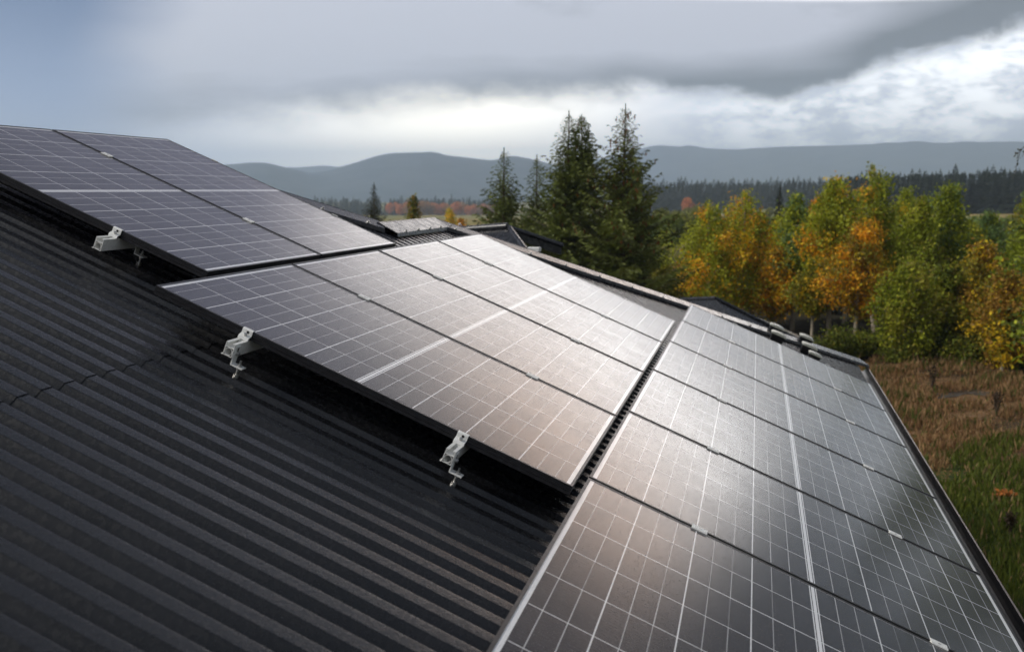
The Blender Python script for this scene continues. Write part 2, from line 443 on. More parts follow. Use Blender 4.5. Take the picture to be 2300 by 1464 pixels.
# walls, fascia, gutter
GZ = -4.6
mb = MB()
wt = ze - 0.12
mb.box((xb + 0.45, A_V - 2, GZ - 0.3), (xe - 0.45, y_e - 0.45, wt)); 
mb.box((xmb + 0.45, -4.7, GZ - 0.3), (xe - 0.452, A_V - 0.4, wt))
hb(mb, 'wall', M['wall'])
mb = MB()
ge = P(EAVE_U, 0, HR - 0.045)
mb.box((ge.x - 0.03, -5.0, ge.z - 0.20), (ge.x - 0.004, C_V - 0.02, ge.z - 0.004))
mb.box((xb + 0.02, C_V - 0.046, ge.z - 0.20), (ge.x - 0.03, C_V - 0.02, ge.z - 0.006))
hb(mb, 'fascia', M['flash'])
mb = MB()
prof = []
for k in range(9):
    t = math.pi * k / 8; prof.append((ge.x + 0.066 - 0.062 * math.cos(t), ge.z - 0.012 - 0.062 * math.sin(t)))
prof = [(prof[0][0], prof[0][1] + 0.012)] + prof + [(prof[-1][0], prof[-1][1] + 0.012), (prof[-1][0] + 0.009, prof[-1][1] + 0.014), (prof[-1][0] + 0.011, prof[-1][1] + 0.004), (prof[-1][0] + 0.004, prof[-1][1] - 0.004)]
for k in range(8, -1, -1):
    t = math.pi * k / 8; prof.append((ge.x + 0.066 - 0.065 * math.cos(t), ge.z - 0.012 - 0.065 * math.sin(t)))
mb.extrude(prof, -5.0, C_V + 0.03)
hb(mb, 'gutter', M['frame'])

# porch roofs behind the hips
def gable_roof(name, label, pts, thick, m, trimw=0.05):
    """a roof with two slopes: pts = ridge0, ridge1, near eave1, near eave0; mirrored on the far side"""
    r0, r1, e1, e0 = (Vector(p) for p in pts)
    root = empty(name, (r0 + r1) / 2 + Vector((0, 0, -0.8))); tag(root, label, 'roof')
    ax = (r1 - r0).normalized()
    def mir(p, r): d = p - r; h = Vector((-d.x, -d.y, d.z)); k = ax * (d.dot(ax)); kh = Vector((k.x, k.y, 0)); return r + h + kh * 2
    f0, f1 = mir(e0, r0), mir(e1, r1)
    dn = Vector((0, 0, -thick)); base = root.location
    mb = MB(); vs = [r0, r1, e1, e0, f1, f0]; vs = vs + [p + dn for p in vs]
    vs = [p - base for p in vs]
    mb.add(vs, [(0, 1, 2, 3), (1, 0, 5, 4), (6, 9, 8, 7), (7, 10, 11, 6), (1, 4, 10, 7), (1, 7, 8, 2), (0, 3, 9, 6), (0, 6, 11, 5), (2, 8, 9, 3), (4, 5, 11, 10)])
    mb.build('slope', m, root)
    mb = MB(); mb.cyl(r0 - base + Vector((0, 0, 0.012)), r1 - base + Vector((0, 0, 0.012)), 0.04, n=8); mb.build('ridge_cap', M['flash'], root)
    mb = MB()
    for a, b in ((r1, e1), (r1, f1)):
        a, b = a - base, b - base
        mb.cyl(a + ax * 0.02, b + ax * 0.02, 0.028, n=6)
    mb.build('verge_trim', M['flash'], root)
    return root
gr0, gr1 = at(1030, 519, 11.6), at(1140, 511, 11.2)
ge1 = at(1176, 560, 10.6); ge0 = at(1030, 574, 10.8)
gable_roof('gable_roof', 'small dark gabled roof with a steep verge beyond the hip ridge', (gr0, gr1, ge1, ge0), 0.10, M['flash'])

def hip_porch():
    a, b = at(1530, 674, 13.2), at(1607, 671, 12.8)
    root = empty('porch_roof', (a + b) / 2 + Vector((0, 0, -0.5))); tag(root, 'low dark hipped porch roof peeking over the right hip ridge', 'roof')
    base = root.location
    c = at(1800, 768, 13.0); d = at(1690, 765, 12.3); e = at(1480, 730, 12.5); g = at(1560, 690, 15.5); h = at(1800, 755, 15.2)
    vs = [p - base for p in (a, b, c, d, e, g, h)]; vs += [p + Vector((0, 0, -0.12)) for p in vs]
    mb = MB(); mb.add(vs, [(0, 1, 3, 4), (1, 2, 3), (0, 5, 6, 1), (1, 6, 2), (0, 4, 5), (7, 11, 10, 8), (8, 10, 9), (7, 8, 13, 12), (8, 9, 13), (7, 12, 11), (3, 10, 11, 4), (2, 9, 10, 3), (6, 13, 9, 2), (5, 12, 13, 6), (4, 11, 12, 5)])
    mb.build('slope', M['flash'], root)
    mb = MB(); mb.cyl(vs[1] + Vector((0, 0, 0.01)), vs[2] + Vector((0, 0, 0.01)), 0.022, n=6); mb.cyl(vs[0] + Vector((0, 0, 0.01)), vs[1] + Vector((0, 0, 0.01)), 0.022, n=6); mb.build('hip_cap', M['flash'], root)
hip_porch()
# white flue behind the ridge
q = at(1200, 562, 10.4); mb = MB()
root = empty('flue', q + Vector((0, 0, -0.4))); tag(root, 'small white capped flue showing above the hip ridge before the spruces', 'flue')
mb.cyl((0, 0, 0), (0, 0, 0.36), 0.045, n=14); mb.build('pipe', M['white'], root)
mb = MB(); mb.box((-0.055, -0.055, 0.36), (0.055, 0.055, 0.372)); mb.box((-0.062, -0.05, 0.385), (0.062, 0.05, 0.43)); bevel(mb.build('cap', M['white'], root), 0.006)

# roof vents near the right end of the hip
def vent(u, v, s, label):
    r = empty('roof_vent', P(u, v, HR - 0.012), (0, PITCH, 0)); tag(r, label, 'roof vent', 'hooded vents on the roof near the eave corner')
    mb = MB()
    w, d, h = 0.074 * s, 0.085 * s, 0.100 * s
    # body flares from the sheet to the hood
    b0 = [(-w * .85, -d * .62, 0), (w * .85, -d * .62, 0), (w * .85, d, 0), (-w * .85, d, 0)]
    b1 = [(-w, -d, h), (w, -d, h), (w, d, h * 1.0), (-w, d, h)]
    mb.add(b0 + b1, [(3, 2, 1, 0), (4, 5, 6, 7), (0, 1, 5, 4), (1, 2, 6, 5), (2, 3, 7, 6), (3, 0, 4, 7)])
    for k in range(3): mb.box((-w * 0.9, -d * (0.70 + 0.1 * k) - 0.008, h * (0.18 + 0.26 * k)), (w * 0.9, -d * (0.70 + 0.1 * k), h * (0.27 + 0.26 * k)))
    bevel(mb.build('hood', M['vent'], r), 0.004)
    mb = MB(); n = 8
    prof = [(-w * 1.12, h)] + [(w * 1.12 * math.sin(-math.pi / 2 + math.pi * k / n), h + 0.008 + 0.016 * s * math.cos(-math.pi / 2 + math.pi * k / n)) for k in range(n + 1)] + [(w * 1.12, h)]
    mb.extrude([(a, b + 0.001) for a, b in prof], -d * 1.08, d * 1.05)
    bevel(mb.build('lid', M['lid'], r), 0.003)
    mb = MB(); mb.box((-w * 1.3, -d * 1.15, -0.006), (w * 1.3, d * 1.4, 0.006)); mb.build('base_flange', M['vent'], r)
for (u, v, s, lb) in ((2.665, 7.20, 0.95, 'black roof vent with pale wet lid, lower one of the left pair'),
                      (2.655, 7.76, 0.95, 'black roof vent with pale wet lid, upper one of the left pair'),
                      (3.05, 7.02, 0.80, 'black roof vent half hidden behind the panel edge, lowest of the right three'),
                      (3.00, 7.33, 0.97, 'black roof vent with pale lid, middle of the right three'),
                      (3.00, 7.98, 0.95, 'black roof vent with rounded lid, topmost of the right three')):
    vent(u, v, s, lb)

# ------------------------------------------------------------------ solar panels
ROWS = {1: (-0.039 - L, 0.441), 2: (0.0, 0.0), 3: (L + 0.031, -0.978)}
PV, PW = 1.166, 0.024 + NC * Wc
def frame_mesh(w):
    mb = MB()
    prof = [(0.0005, 0.0), (0, -0.0008), (0, -0.0085), (0.0022, -0.0098), (0.0022, -0.0115), (0, -0.0128), (0, -0.0195), (0.0022, -0.0208), (0.0022, -0.0225), (0, -0.0238),
            (0, -0.035), (0.026, -0.035), (0.026, -0.033), (0.002, -0.033), (0.002, -0.007), (0.011, -0.007), (0.011, 0.0)]
    n = len(prof); vs = []
    for d, z in prof: vs += [(d, d, z), (L - d, d, z), (L - d, w - d, z), (d, w - d, z)]
    fs = []
    for i in range(n):
        j = (i + 1) % n
        for k in range(4):
            k2 = (k + 1) % 4; fs.append((i * 4 + k, i * 4 + k2, j * 4 + k2, j * 4 + k))
    mb.add(vs, fs); return mb
def glass_mesh(w):
    mb = MB(); mb.box((0.0112, 0.0112, -0.0062), (L - 0.0112, w - 0.0112, -0.0016)); return mb
def make_panel(w, gm):
    r = empty('solar_panel', (0, 0, 0), (0, PITCH, 0)); frame_mesh(w).build('frame', M['frame'], r); glass_mesh(w).build('glass', gm, r)
    mb = MB()
    mb.box((L * 0.5 - 0.05, w * 0.5 - 0.05, -0.024), (L * 0.5 + 0.05, w * 0.5 + 0.05, -0.0075))
    mb.build('junction_box', M['vent'], r)
    return r
ordn = ['first', 'second', 'third', 'fourth', 'fifth', 'sixth']
proto = {}
GRP = 'solar panels laid in three rows on the roof'
RN = {1: 'upper left row', 2: 'middle row', 3: 'lower right row'}
for row, ks in ((1, range(2)), (2, range(4)), (3, range(6))):
    u0, vo = ROWS[row]
    for k in ks:
        key = 'wide' if (row == 3 and k == 0) else ('low' if row == 2 else 'high')
        if key == 'wide':
            w = 0.024 + 8 * Wc; p = make_panel(w, M['glass_wide']); v = vo + PW - w
        else:
            v = vo + k * PV
            if key not in proto: proto[key] = p = make_panel(PW, M['glass_' + key])
            else: p = copy_tree(proto[key])
        p.location = P(u0, v, 0) + nrm * random.Random(row * 10 + k).uniform(-0.0006, 0.0006)
        if key == 'wide': lb = 'dark brown wet solar panel at the bottom right, closest to the viewer'
        elif row == 1: lb = ('bluish wet solar panel of the upper left row beside the bare corrugated roof', 'bluish wet solar panel of the upper left row against the sky')[k]
        elif row == 2: lb = ('bluish grey wet solar panel of the middle row overhanging the bare corrugated roof', 'pale wet solar panel of the middle row, second from the bare roof',
                             'pale wet solar panel of the middle row, third from the bare roof', 'whitish wet solar panel of the middle row farthest from the bare roof')[k]
        else: lb = ('', 'brownish wet solar panel of the lower right row, second from the bottom edge', 'grey wet solar panel of the lower right row, third from the bottom edge',
                    'grey wet solar panel of the lower right row, fourth from the bottom edge', 'pale wet solar panel of the lower right row, second from its far end',
                    'whitish solar panel at the far end of the right row beside the roof vents')[k]
        tag(p, lb, 'solar panel', GRP)

# ------------------------------------------------------------------ rails, feet and clamps
RAILS = {1: ((-1.39, 'upper'), (-0.487, 'lower')), 2: ((0.405, 'upper'), (1.295, 'lower')), 3: ((2.187, 'upper'), (3.075, 'lower'))}
VEND = {1: (0.441, 0.441 + 2 * PV - 0.02), 2: (0.0, 4 * PV - 0.02), 3: (-1.65, -0.978 + 6 * PV - 0.02)}
def rail_mesh(v0, v1):
    """aluminium rail: outer box with a slotted top channel and a round bore below"""
    w, t, h0, h1 = 0.0185, 0.0022, -0.0362, -0.088
    mb = MB(); zc = -0.0635
    mb.box((-w, v0, h1), (-w + t, v1, h0)); mb.box((w - t, v0, h1), (w, v1, h0))
    mb.box((-w + t, v0, h1), (w - t, v1, h1 + t))
    mb.box((-w + t, v0, h0 - t), (-0.0075, v1, h0)); mb.box((0.0075, v0, h0 - t), (w - t, v1, h0))       # lips of the slot
    mb.box((-w + t, v0, -0.0555), (w - t, v1, -0.0535))                                                    # floor of the channel
    mb.box((-w - 0.006, v0, h1 - 0.0015), (-w, v1, h1 + 0.001))                                            # toe along the foot side
    n = 14; zc = -0.0708; ro, ri = 0.0148, 0.0132
    vs = []
    for y in (v0, v1):
        for r in (ro, ri):
            for k in range(n): a = 2 * math.pi * k / n; vs.append((r * math.cos(a), y, zc + r * math.sin(a)))
    fs = []
    for k in range(n):
        j = (k + 1) % n
        fs += [(k, j, 2 * n + j, 2 * n + k), (n + k, 3 * n + k, 3 * n + j, n + j), (k, n + k, n + j, j), (2 * n + k, 2 * n + j, 3 * n + j, 3 * n + k)]
    mb.add(vs, fs); return mb
def foot(u, v, label):
    """angle foot bolted to the side of the rail, standing on a hanger bolt screwed into the roof"""
    r = empty('roof_bracket', P(u, v, HR), (0, PITCH, 0)); tag(r, label, 'roof bracket', 'angle brackets on hanger bolts holding the rails')
    z = lambda n: n - HR
    mb = MB(); x0 = 0.0187
    prof = [(x0, z(-0.044)), (x0 + 0.0045, z(-0.043)), (x0 + 0.0045, z(-0.1115)), (x0 + 0.050, z(-0.1115)), (x0 + 0.050, z(-0.116)), (x0 + 0.0022, z(-0.116)), (x0, z(-0.1135))]
    mb.extrude(prof, -0.016, 0.016); bevel(mb.build('angle_plate', M['alu'], r), 0.001)
    mb = MB(); mb.cyl((x0 + 0.0045, 0.003, z(-0.072)), (x0 + 0.0065, 0.003, z(-0.072)), 0.010, n=12); mb.cyl((x0 + 0.0065, 0.003, z(-0.072)), (x0 + 0.014, 0.003, z(-0.072)), 0.0075, n=6, smooth=False)
    mb.build('rail_bolt', M['steel'], r)
    mb = MB(); mb.box((x0 + 0.0046, -0.004, z(-0.066)), (x0 + 0.0051, 0.006, z(-0.05))); mb.build('slot', M['hole_shade'], r)  # solid dark plate painted as the shade inside a slot
    bx = x0 + 0.030
    mb = MB(); mb.cyl((bx, 0, -0.012), (bx, 0, z(-0.090)), 0.0042, n=10); b = mb.build('hanger_bolt', M['steel'], r)
    mb = MB()
    for n0, n1, rr in ((-0.1115, -0.1100, 0.0105), (-0.1100, -0.1035, 0.0082), (-0.1240, -0.1175, 0.0082)): mb.cyl((bx, 0, z(n0)), (bx, 0, z(n1)), rr, n=6 if rr < 0.01 else 14, smooth=False)
    mb.build('nut', M['steel'], b)
    mb = MB(); mb.cyl((bx, 0, -0.004), (bx, 0, 0.003), 0.0115, n=14); mb.cyl((bx, 0, 0.003), (bx, 0, 0.0055), 0.0075, n=14); mb.cyl((bx, 0, 0.0055), (bx, 0, 0.0105), 0.0105, n=14); mb.build('seal_washer', M['steel'], b)
    return r
def end_clamp(u, v, sgn, label):
    """Z-shaped clamp gripping the panel frame from the rail"""
    r = empty('end_clamp', P(u, v, -0.0362), (0, PITCH, 0 if sgn > 0 else math.pi)); tag(r, label, 'end clamp', 'end clamps gripping the outer panel edges')
    if sgn < 0: r.rotation_euler = (Matrix.Rotation(PITCH, 3, 'Y') @ Matrix.Rotation(math.pi, 3, 'Z')).to_euler()
    h = 0.0362
    t = 0.0032
    prof = [(0.009, h + 0.0006), (0.009, h + 0.0036), (-0.0025, h + 0.0036), (-0.0052, h - 0.0005), (-0.0052, 0.0195), (-0.022, 0.0125), (-0.0245, 0.0025), (-0.0245, 0.0004), (-0.0212, 0.0004), (-0.0195, 0.0088), (-0.0022, 0.016), (-0.0018, h + 0.0006)]
    mb = MB(); mb.extrude(prof, -0.021, 0.021, axis=0)
    bevel(mb.build('clamp_body', M['alu'], r), 0.0008)
    mb = MB(); mb.cyl((0.001, -0.0126, 0.0155), (0.001, -0.0160, 0.024), 0.0062, n=12, smooth=False); mb.build('bolt_head', M['steel'], r)
    mb = MB(); mb.cyl((0.003, -0.00515, 0.0285), (0.003, -0.0057, 0.0285), 0.0052, n=14); mb.build('hole_shade', M['hole_shade'], r)  # solid dark disc standing in for shade in the bolt opening
    mb = MB(); mb.box((-0.012, -0.026, -0.0172), (0.012, 0.004, -0.0025)); mb.box((-0.0065, -0.022, -0.0025), (0.0065, -0.003, 0.009)); bevel(mb.build('sliding_nut', M['alu'], r), 0.002)
    return r
def mid_proto():
    r = empty('mid_clamp', (0, 0, 0), (0, PITCH, 0))
    mb = MB(); mb.extrude([(-0.019, 0.0006), (-0.019, 0.0054), (-0.006, 0.0058), (-0.004, 0.0032), (0.004, 0.0032), (0.006, 0.0058), (0.019, 0.0054), (0.019, 0.0006), (0.0085, 0.0006), (0.0075, -0.03), (-0.0075, -0.03), (-0.0085, 0.0006)], -0.029, 0.029, axis=0)
    mb.build('clamp_body', M['alu'], r)
    mb = MB(); mb.cyl((0, 0, 0.0022), (0, 0, 0.0062), 0.005, n=10); mb.build('bolt_head', M['steel'], r)
    return r
mproto = None
for row in (1, 2, 3):
    u0, vo = ROWS[row]; a, b = VEND[row]
    for (ur, nm) in RAILS[row]:
        r = empty('mounting_rail', P(ur, a, 0), (0, PITCH, 0))
        rail_mesh(-0.105, b - a + 0.07).build('extrusion', M['alu'], r)
        tag(r, 'pale aluminium mounting rail under the %s, the %s one' % (RN[row], nm), 'mounting rail', 'rails carrying the panel rows')
        seams = [vo + k * PV - 0.01 for k in range(1, {1: 2, 2: 4, 3: 6}[row])]
        for i, vs_ in enumerate(seams):
            if mproto is None: m = mproto = mid_proto()
            else: m = copy_tree(mproto)
            m.location = P(ur, vs_, 0)
            ref = ('from bare roof' if row < 3 else 'from the bottom edge')
            tag(m, ('small silver clamp in the seam of the %s, %s rail' % (RN[row], nm)) if row == 1 else 'silver clamp on the %s rail of the %s, %s seam %s' % (nm, RN[row].replace('lower right', 'right'), ordn[i], ref), 'mid clamp', 'mid clamps bridging the seams between panels')
        if row < 3: end_clamp(ur, a, 1, 'silver end clamp on the bare roof side of the %s, %s rail' % (RN[row], nm))
        end_clamp(ur, b, -1, 'silver end clamp on the far edge of the %s, %s rail' % (RN[row], nm))
        # feet: near the free end, then every third wave or so under the panels
        fv = [0.60, 1.80, 2.65] if row == 1 else ([-0.082, 1.25, 2.5, 3.7, 4.5] if row == 2 else [-1.2, 0.0, 1.2, 2.4, 3.6, 4.8, 5.85])
        for i, v in enumerate(fv):
            vis = (row, nm, i)
            if row == 2 and i == 0: lb = 'pale angle bracket with hanger bolt on the %s rail end of the middle row' % nm
            elif vis == (1, 'lower', 0): lb = 'thin dim angle bracket in the dark under the upper left row'
            else: lb = 'angle bracket number %s hidden under the %s on the %s rail' % (ordn[i] if i < 6 else 'seventh', RN[row], nm); lb = lb.replace('number ', '')
            foot(ur, v, lb)

# ------------------------------------------------------------------ terrain
def tz(x, y):
    d = np.hypot(x - CAM.x, y - CAM.y); a = np.degrees(np.arctan2(x - CAM.x, y - CAM.y))
    right = np.clip((a + 6.0) / 10.0, 0, 1); right = right * right * (3 - 2 * right)
    s = 0.0205 * (1 - right) + 0.0075 * right
    z = GZ - s * np.clip(d - 45, 0, 900)
    amp = np.clip(d / 300.0, 0.1, 1.0)
    z = z + amp * 0.35 * (np.sin(x * 0.21 + 1.3) * np.cos(y * 0.17) + 0.6 * np.sin(x * 0.043 - y * 0.031 + 0.5) * 2.0) * np.clip((d - 24) / 60, 0, 1)
    return z
def ground_mat():
    m, nt, b = mat('autumn_ground', (0.05, 0.05, 0.02), 0.95, 0, 0.2)
    g = nt.nodes.new('ShaderNodeNewGeometry'); pos = g.outputs['Position']
    sp = nt.nodes.new('ShaderNodeSeparateXYZ'); nt.links.new(pos, sp.inputs[0])
    x, y = X(nt, sp.outputs[0]) - CAM.x, X(nt, sp.outputs[1]) - CAM.y
    d = (x * x + y * y)._m('SQRT')
    n1 = noise(nt, pos, 0.35, 5); n2 = noise(nt, pos, 3.0, 5, 0.6); n3 = noise(nt, pos, 0.012, 4)
    nb = noise(nt, pos, 0.16, 3)
    dd = d + (n1 - 0.5) * 9.0 + (n2 - 0.5) * 2.5
    green = mixc(nt, n2.sm(0.3, 0.7), (0.022, 0.038, 0.008), (0.055, 0.075, 0.014))
    brown = mixc(nt, n2.sm(0.3, 0.7), (0.11, 0.065, 0.032), (0.26, 0.155, 0.08))
    brown = mixc(nt, nb.sm(0.52, 0.66) * 0.8, brown, (0.035, 0.028, 0.018))
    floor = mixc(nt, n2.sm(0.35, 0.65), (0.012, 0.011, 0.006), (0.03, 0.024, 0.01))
    far = mixc(nt, n3.sm(0.4, 0.6), (0.26, 0.19, 0.05), (0.13, 0.16, 0.03))
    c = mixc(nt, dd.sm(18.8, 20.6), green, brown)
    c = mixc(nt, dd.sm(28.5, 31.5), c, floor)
    c = mixc(nt, d.sm(70, 130), c, far)
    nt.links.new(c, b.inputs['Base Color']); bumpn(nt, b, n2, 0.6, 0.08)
    return m
M['ground'] = ground_mat()
def ground():
    ds = np.concatenate([np.linspace(0.5, 60, 60), np.geomspace(62, 5900, 66)]); As = np.radians(np.linspace(-180, 180, 241))
    D, Aa = np.meshgrid(ds, As, indexing='ij')
    x = CAM.x + D * np.sin(Aa); y = CAM.y + D * np.cos(Aa); z = tz(x, y)
    vs = np.stack([x, y, z], -1).reshape(-1, 3); n = len(As)
    fs = [(i * n + k, i * n + k + 1, (i + 1) * n + k + 1, (i + 1) * n + k) for i in range(len(ds) - 1) for k in range(n - 1)]
    mb = MB(); mb.add(vs.tolist(), fs, True)
    mb.add([(CAM.x, CAM.y, GZ)] + vs[:n].tolist(), [(0, k + 1, k + 2) for k in range(n - 1)])
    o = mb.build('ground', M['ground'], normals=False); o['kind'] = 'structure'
    me = o.data; me.flip_normals() if me.polygons[0].normal.z < 0 else None
ground()

# hills
def hill_mat(name, c0, c1, sc):
    m, nt, b = mat(name, c0, 0.95, 0, 0.1)
    g = nt.nodes.new('ShaderNodeNewGeometry'); n = noise(nt, g.outputs['Position'], sc, 6, 0.65)
    nt.links.new(mixc(nt, n.sm(0.35, 0.65), c0, c1), b.inputs['Base Color']); return m
M['hill'] = hill_mat('wooded_hill', (0.062, 0.092, 0.125), (0.098, 0.128, 0.160), 0.012)  # pale blue of distant haze mixed into the woods' own colour
def hill(name, prof, d, depth, seed, m, zb):
    rng = np.random.default_rng(seed)
    xs = np.linspace(prof[0][0], prof[-1][0], 1100); ys = np.interp(xs, [p[0] for p in prof], [p[1] for p in prof])
    k = np.hanning(31); k /= k.sum(); ys = np.convolve(np.pad(ys, 15, 'edge'), k, 'valid')
    jag = rng.normal(0, 1.0, len(xs)); jag = np.convolve(jag, [0.25, 0.5, 0.25], 'same') * 1.5 + np.convolve(rng.normal(0, 1, len(xs)), np.ones(25) / 25, 'same') * 4
    nr = 15; vs = []
    big = np.convolve(rng.normal(0, 1, len(xs) + 60), np.hanning(61) / 8, 'valid')
    for j in range(nr):
        t = j / (nr - 1)                       # 0 front foot .. ridge at 0.6 .. back foot
        hfac = math.sin(min(t / 0.6, 1.0) * math.pi / 2) ** 0.9 if t <= 0.6 else max(0.0, 1 - (t - 0.6) / 0.4)
        dd = d + (t - 0.6) * depth
        for i, x in enumerate(xs):
            p = at(x, ys[i] - (jag[i] if j == 9 else 0), d)
            h = (p.z - zb) * hfac * (1 + (0.05 * math.sin(i * 0.035 + j * 1.7) * big[i] if j not in (8, 9) else 0))
            r = ray(x, 425); L_ = math.hypot(r.x, r.y)
            vs.append((CAM.x + r.x / L_ * dd, CAM.y + r.y / L_ * dd, zb + h))
    n = len(xs)
    fs = [(j * n + i, j * n + i + 1, (j + 1) * n + i + 1, (j + 1) * n + i) for j in range(nr - 1) for i in range(n - 1)]
    mb = MB(); mb.add(vs, fs, True); o = mb.build(name, m); o['kind'] = 'structure'; return o
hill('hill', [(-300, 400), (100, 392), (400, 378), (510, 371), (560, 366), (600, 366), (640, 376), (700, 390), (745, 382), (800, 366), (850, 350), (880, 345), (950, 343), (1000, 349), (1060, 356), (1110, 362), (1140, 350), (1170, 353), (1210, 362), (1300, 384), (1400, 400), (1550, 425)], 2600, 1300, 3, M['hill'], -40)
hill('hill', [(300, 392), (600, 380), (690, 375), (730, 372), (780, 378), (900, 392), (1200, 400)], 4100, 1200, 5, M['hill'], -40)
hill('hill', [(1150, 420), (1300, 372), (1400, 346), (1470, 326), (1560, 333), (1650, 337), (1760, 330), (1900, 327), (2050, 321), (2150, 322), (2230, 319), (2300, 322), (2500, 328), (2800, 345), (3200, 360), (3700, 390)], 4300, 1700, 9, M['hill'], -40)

# ------------------------------------------------------------------ foliage
def leaf_mat(name, rough=0.6, trans=0.45):
    m = bpy.data.materials.new(name); m.use_nodes = True; nt = m.node_tree; nt.nodes.clear()
    o = nt.nodes.new('ShaderNodeOutputMaterial'); a = nt.nodes.new('ShaderNodeAttribute'); a.attribute_name = 'leaf_color'
    p = nt.nodes.new('ShaderNodeBsdfPrincipled'); p.inputs['Roughness'].default_value = rough; p.inputs['Specular IOR Level'].default_value = 0.25
    t = nt.nodes.new('ShaderNodeBsdfTranslucent'); mx = nt.nodes.new('ShaderNodeMixShader'); mx.inputs[0].default_value = trans
    nt.links.new(a.outputs['Color'], p.inputs['Base Color']); nt.links.new(a.outputs['Color'], t.inputs['Color'])
    nt.links.new(p.outputs[0], mx.inputs[1]); nt.links.new(t.outputs[0], mx.inputs[2]); nt.links.new(mx.outputs[0], o.inputs[0])
    return m
M['leaf'] = leaf_mat('autumn_leaves'); M['needle'] = leaf_mat('spruce_needles', 0.6, 0.2)
def bark(name, c0, c1, sc):
    m, nt, b = mat(name, c0, 0.85, 0, 0.2); oc = objco(nt)
    mp = nt.nodes.new('ShaderNodeMapping'); mp.inputs['Scale'].default_value = (sc, sc, sc * 0.45); nt.links.new(oc, mp.inputs[0])
    n = noise(nt, mp.outputs[0], 1.0, 4, 0.6); nt.links.new(mixc(nt, n.sm(0.52, 0.64), c0, c1), b.inputs['Base Color']); bumpn(nt, b, n, 0.4, 0.01); return m
M['birch_bark'] = bark('birch_bark', (0.42, 0.36, 0.28), (0.09, 0.07, 0.05), 9.0)
M['bark'] = bark('spruce_bark', (0.09, 0.065, 0.045), (0.035, 0.026, 0.02), 14.0)

def quads(name, c, a, b, col, m, parent=None):
    """N diamond leaves: centres c, half axes a and b, colour per leaf"""
    n = len(c); vs = np.stack([c - a, c - b * 0.9 + a * 0.1, c + a, c + b * 0.9 + a * 0.1], 1).reshape(-1, 3).astype(np.float32)
    me = bpy.data.meshes.new(name)
    me.vertices.add(n * 4); me.vertices.foreach_set('co', vs.ravel())
    me.loops.add(n * 4); me.loops.foreach_set('vertex_index', np.arange(n * 4, dtype=np.int32))
    me.polygons.add(n); me.polygons.foreach_set('loop_start', np.arange(n, dtype=np.int32) * 4); me.polygons.foreach_set('loop_total', np.full(n, 4, np.int32))
    ca = me.color_attributes.new('leaf_color', 'FLOAT_COLOR', 'POINT')
    cc = np.ones((n, 4, 4), np.float32); cc[:, :, :3] = np.clip(col, 0, 1)[:, None, :]
    ca.data.foreach_set('color', cc.ravel()); me.update(calc_edges=True); me.validate()
    me.materials.append(m); o = bpy.data.objects.new(name, me); COL.objects.link(o)
    if parent: o.parent = parent
    return o
def rvec(rng, n): v = rng.normal(size=(n, 3)); return v / np.linalg.norm(v, axis=1)[:, None]
def axes(rng, n, size, flat=0.3):
    a = rvec(rng, n); b = np.cross(a, rvec(rng, n)); b /= np.linalg.norm(b, axis=1)[:, None] + 1e-9
    s = (size * rng.uniform(0.6, 1.4, n))[:, None]
    return a * s, b * s * 0.62

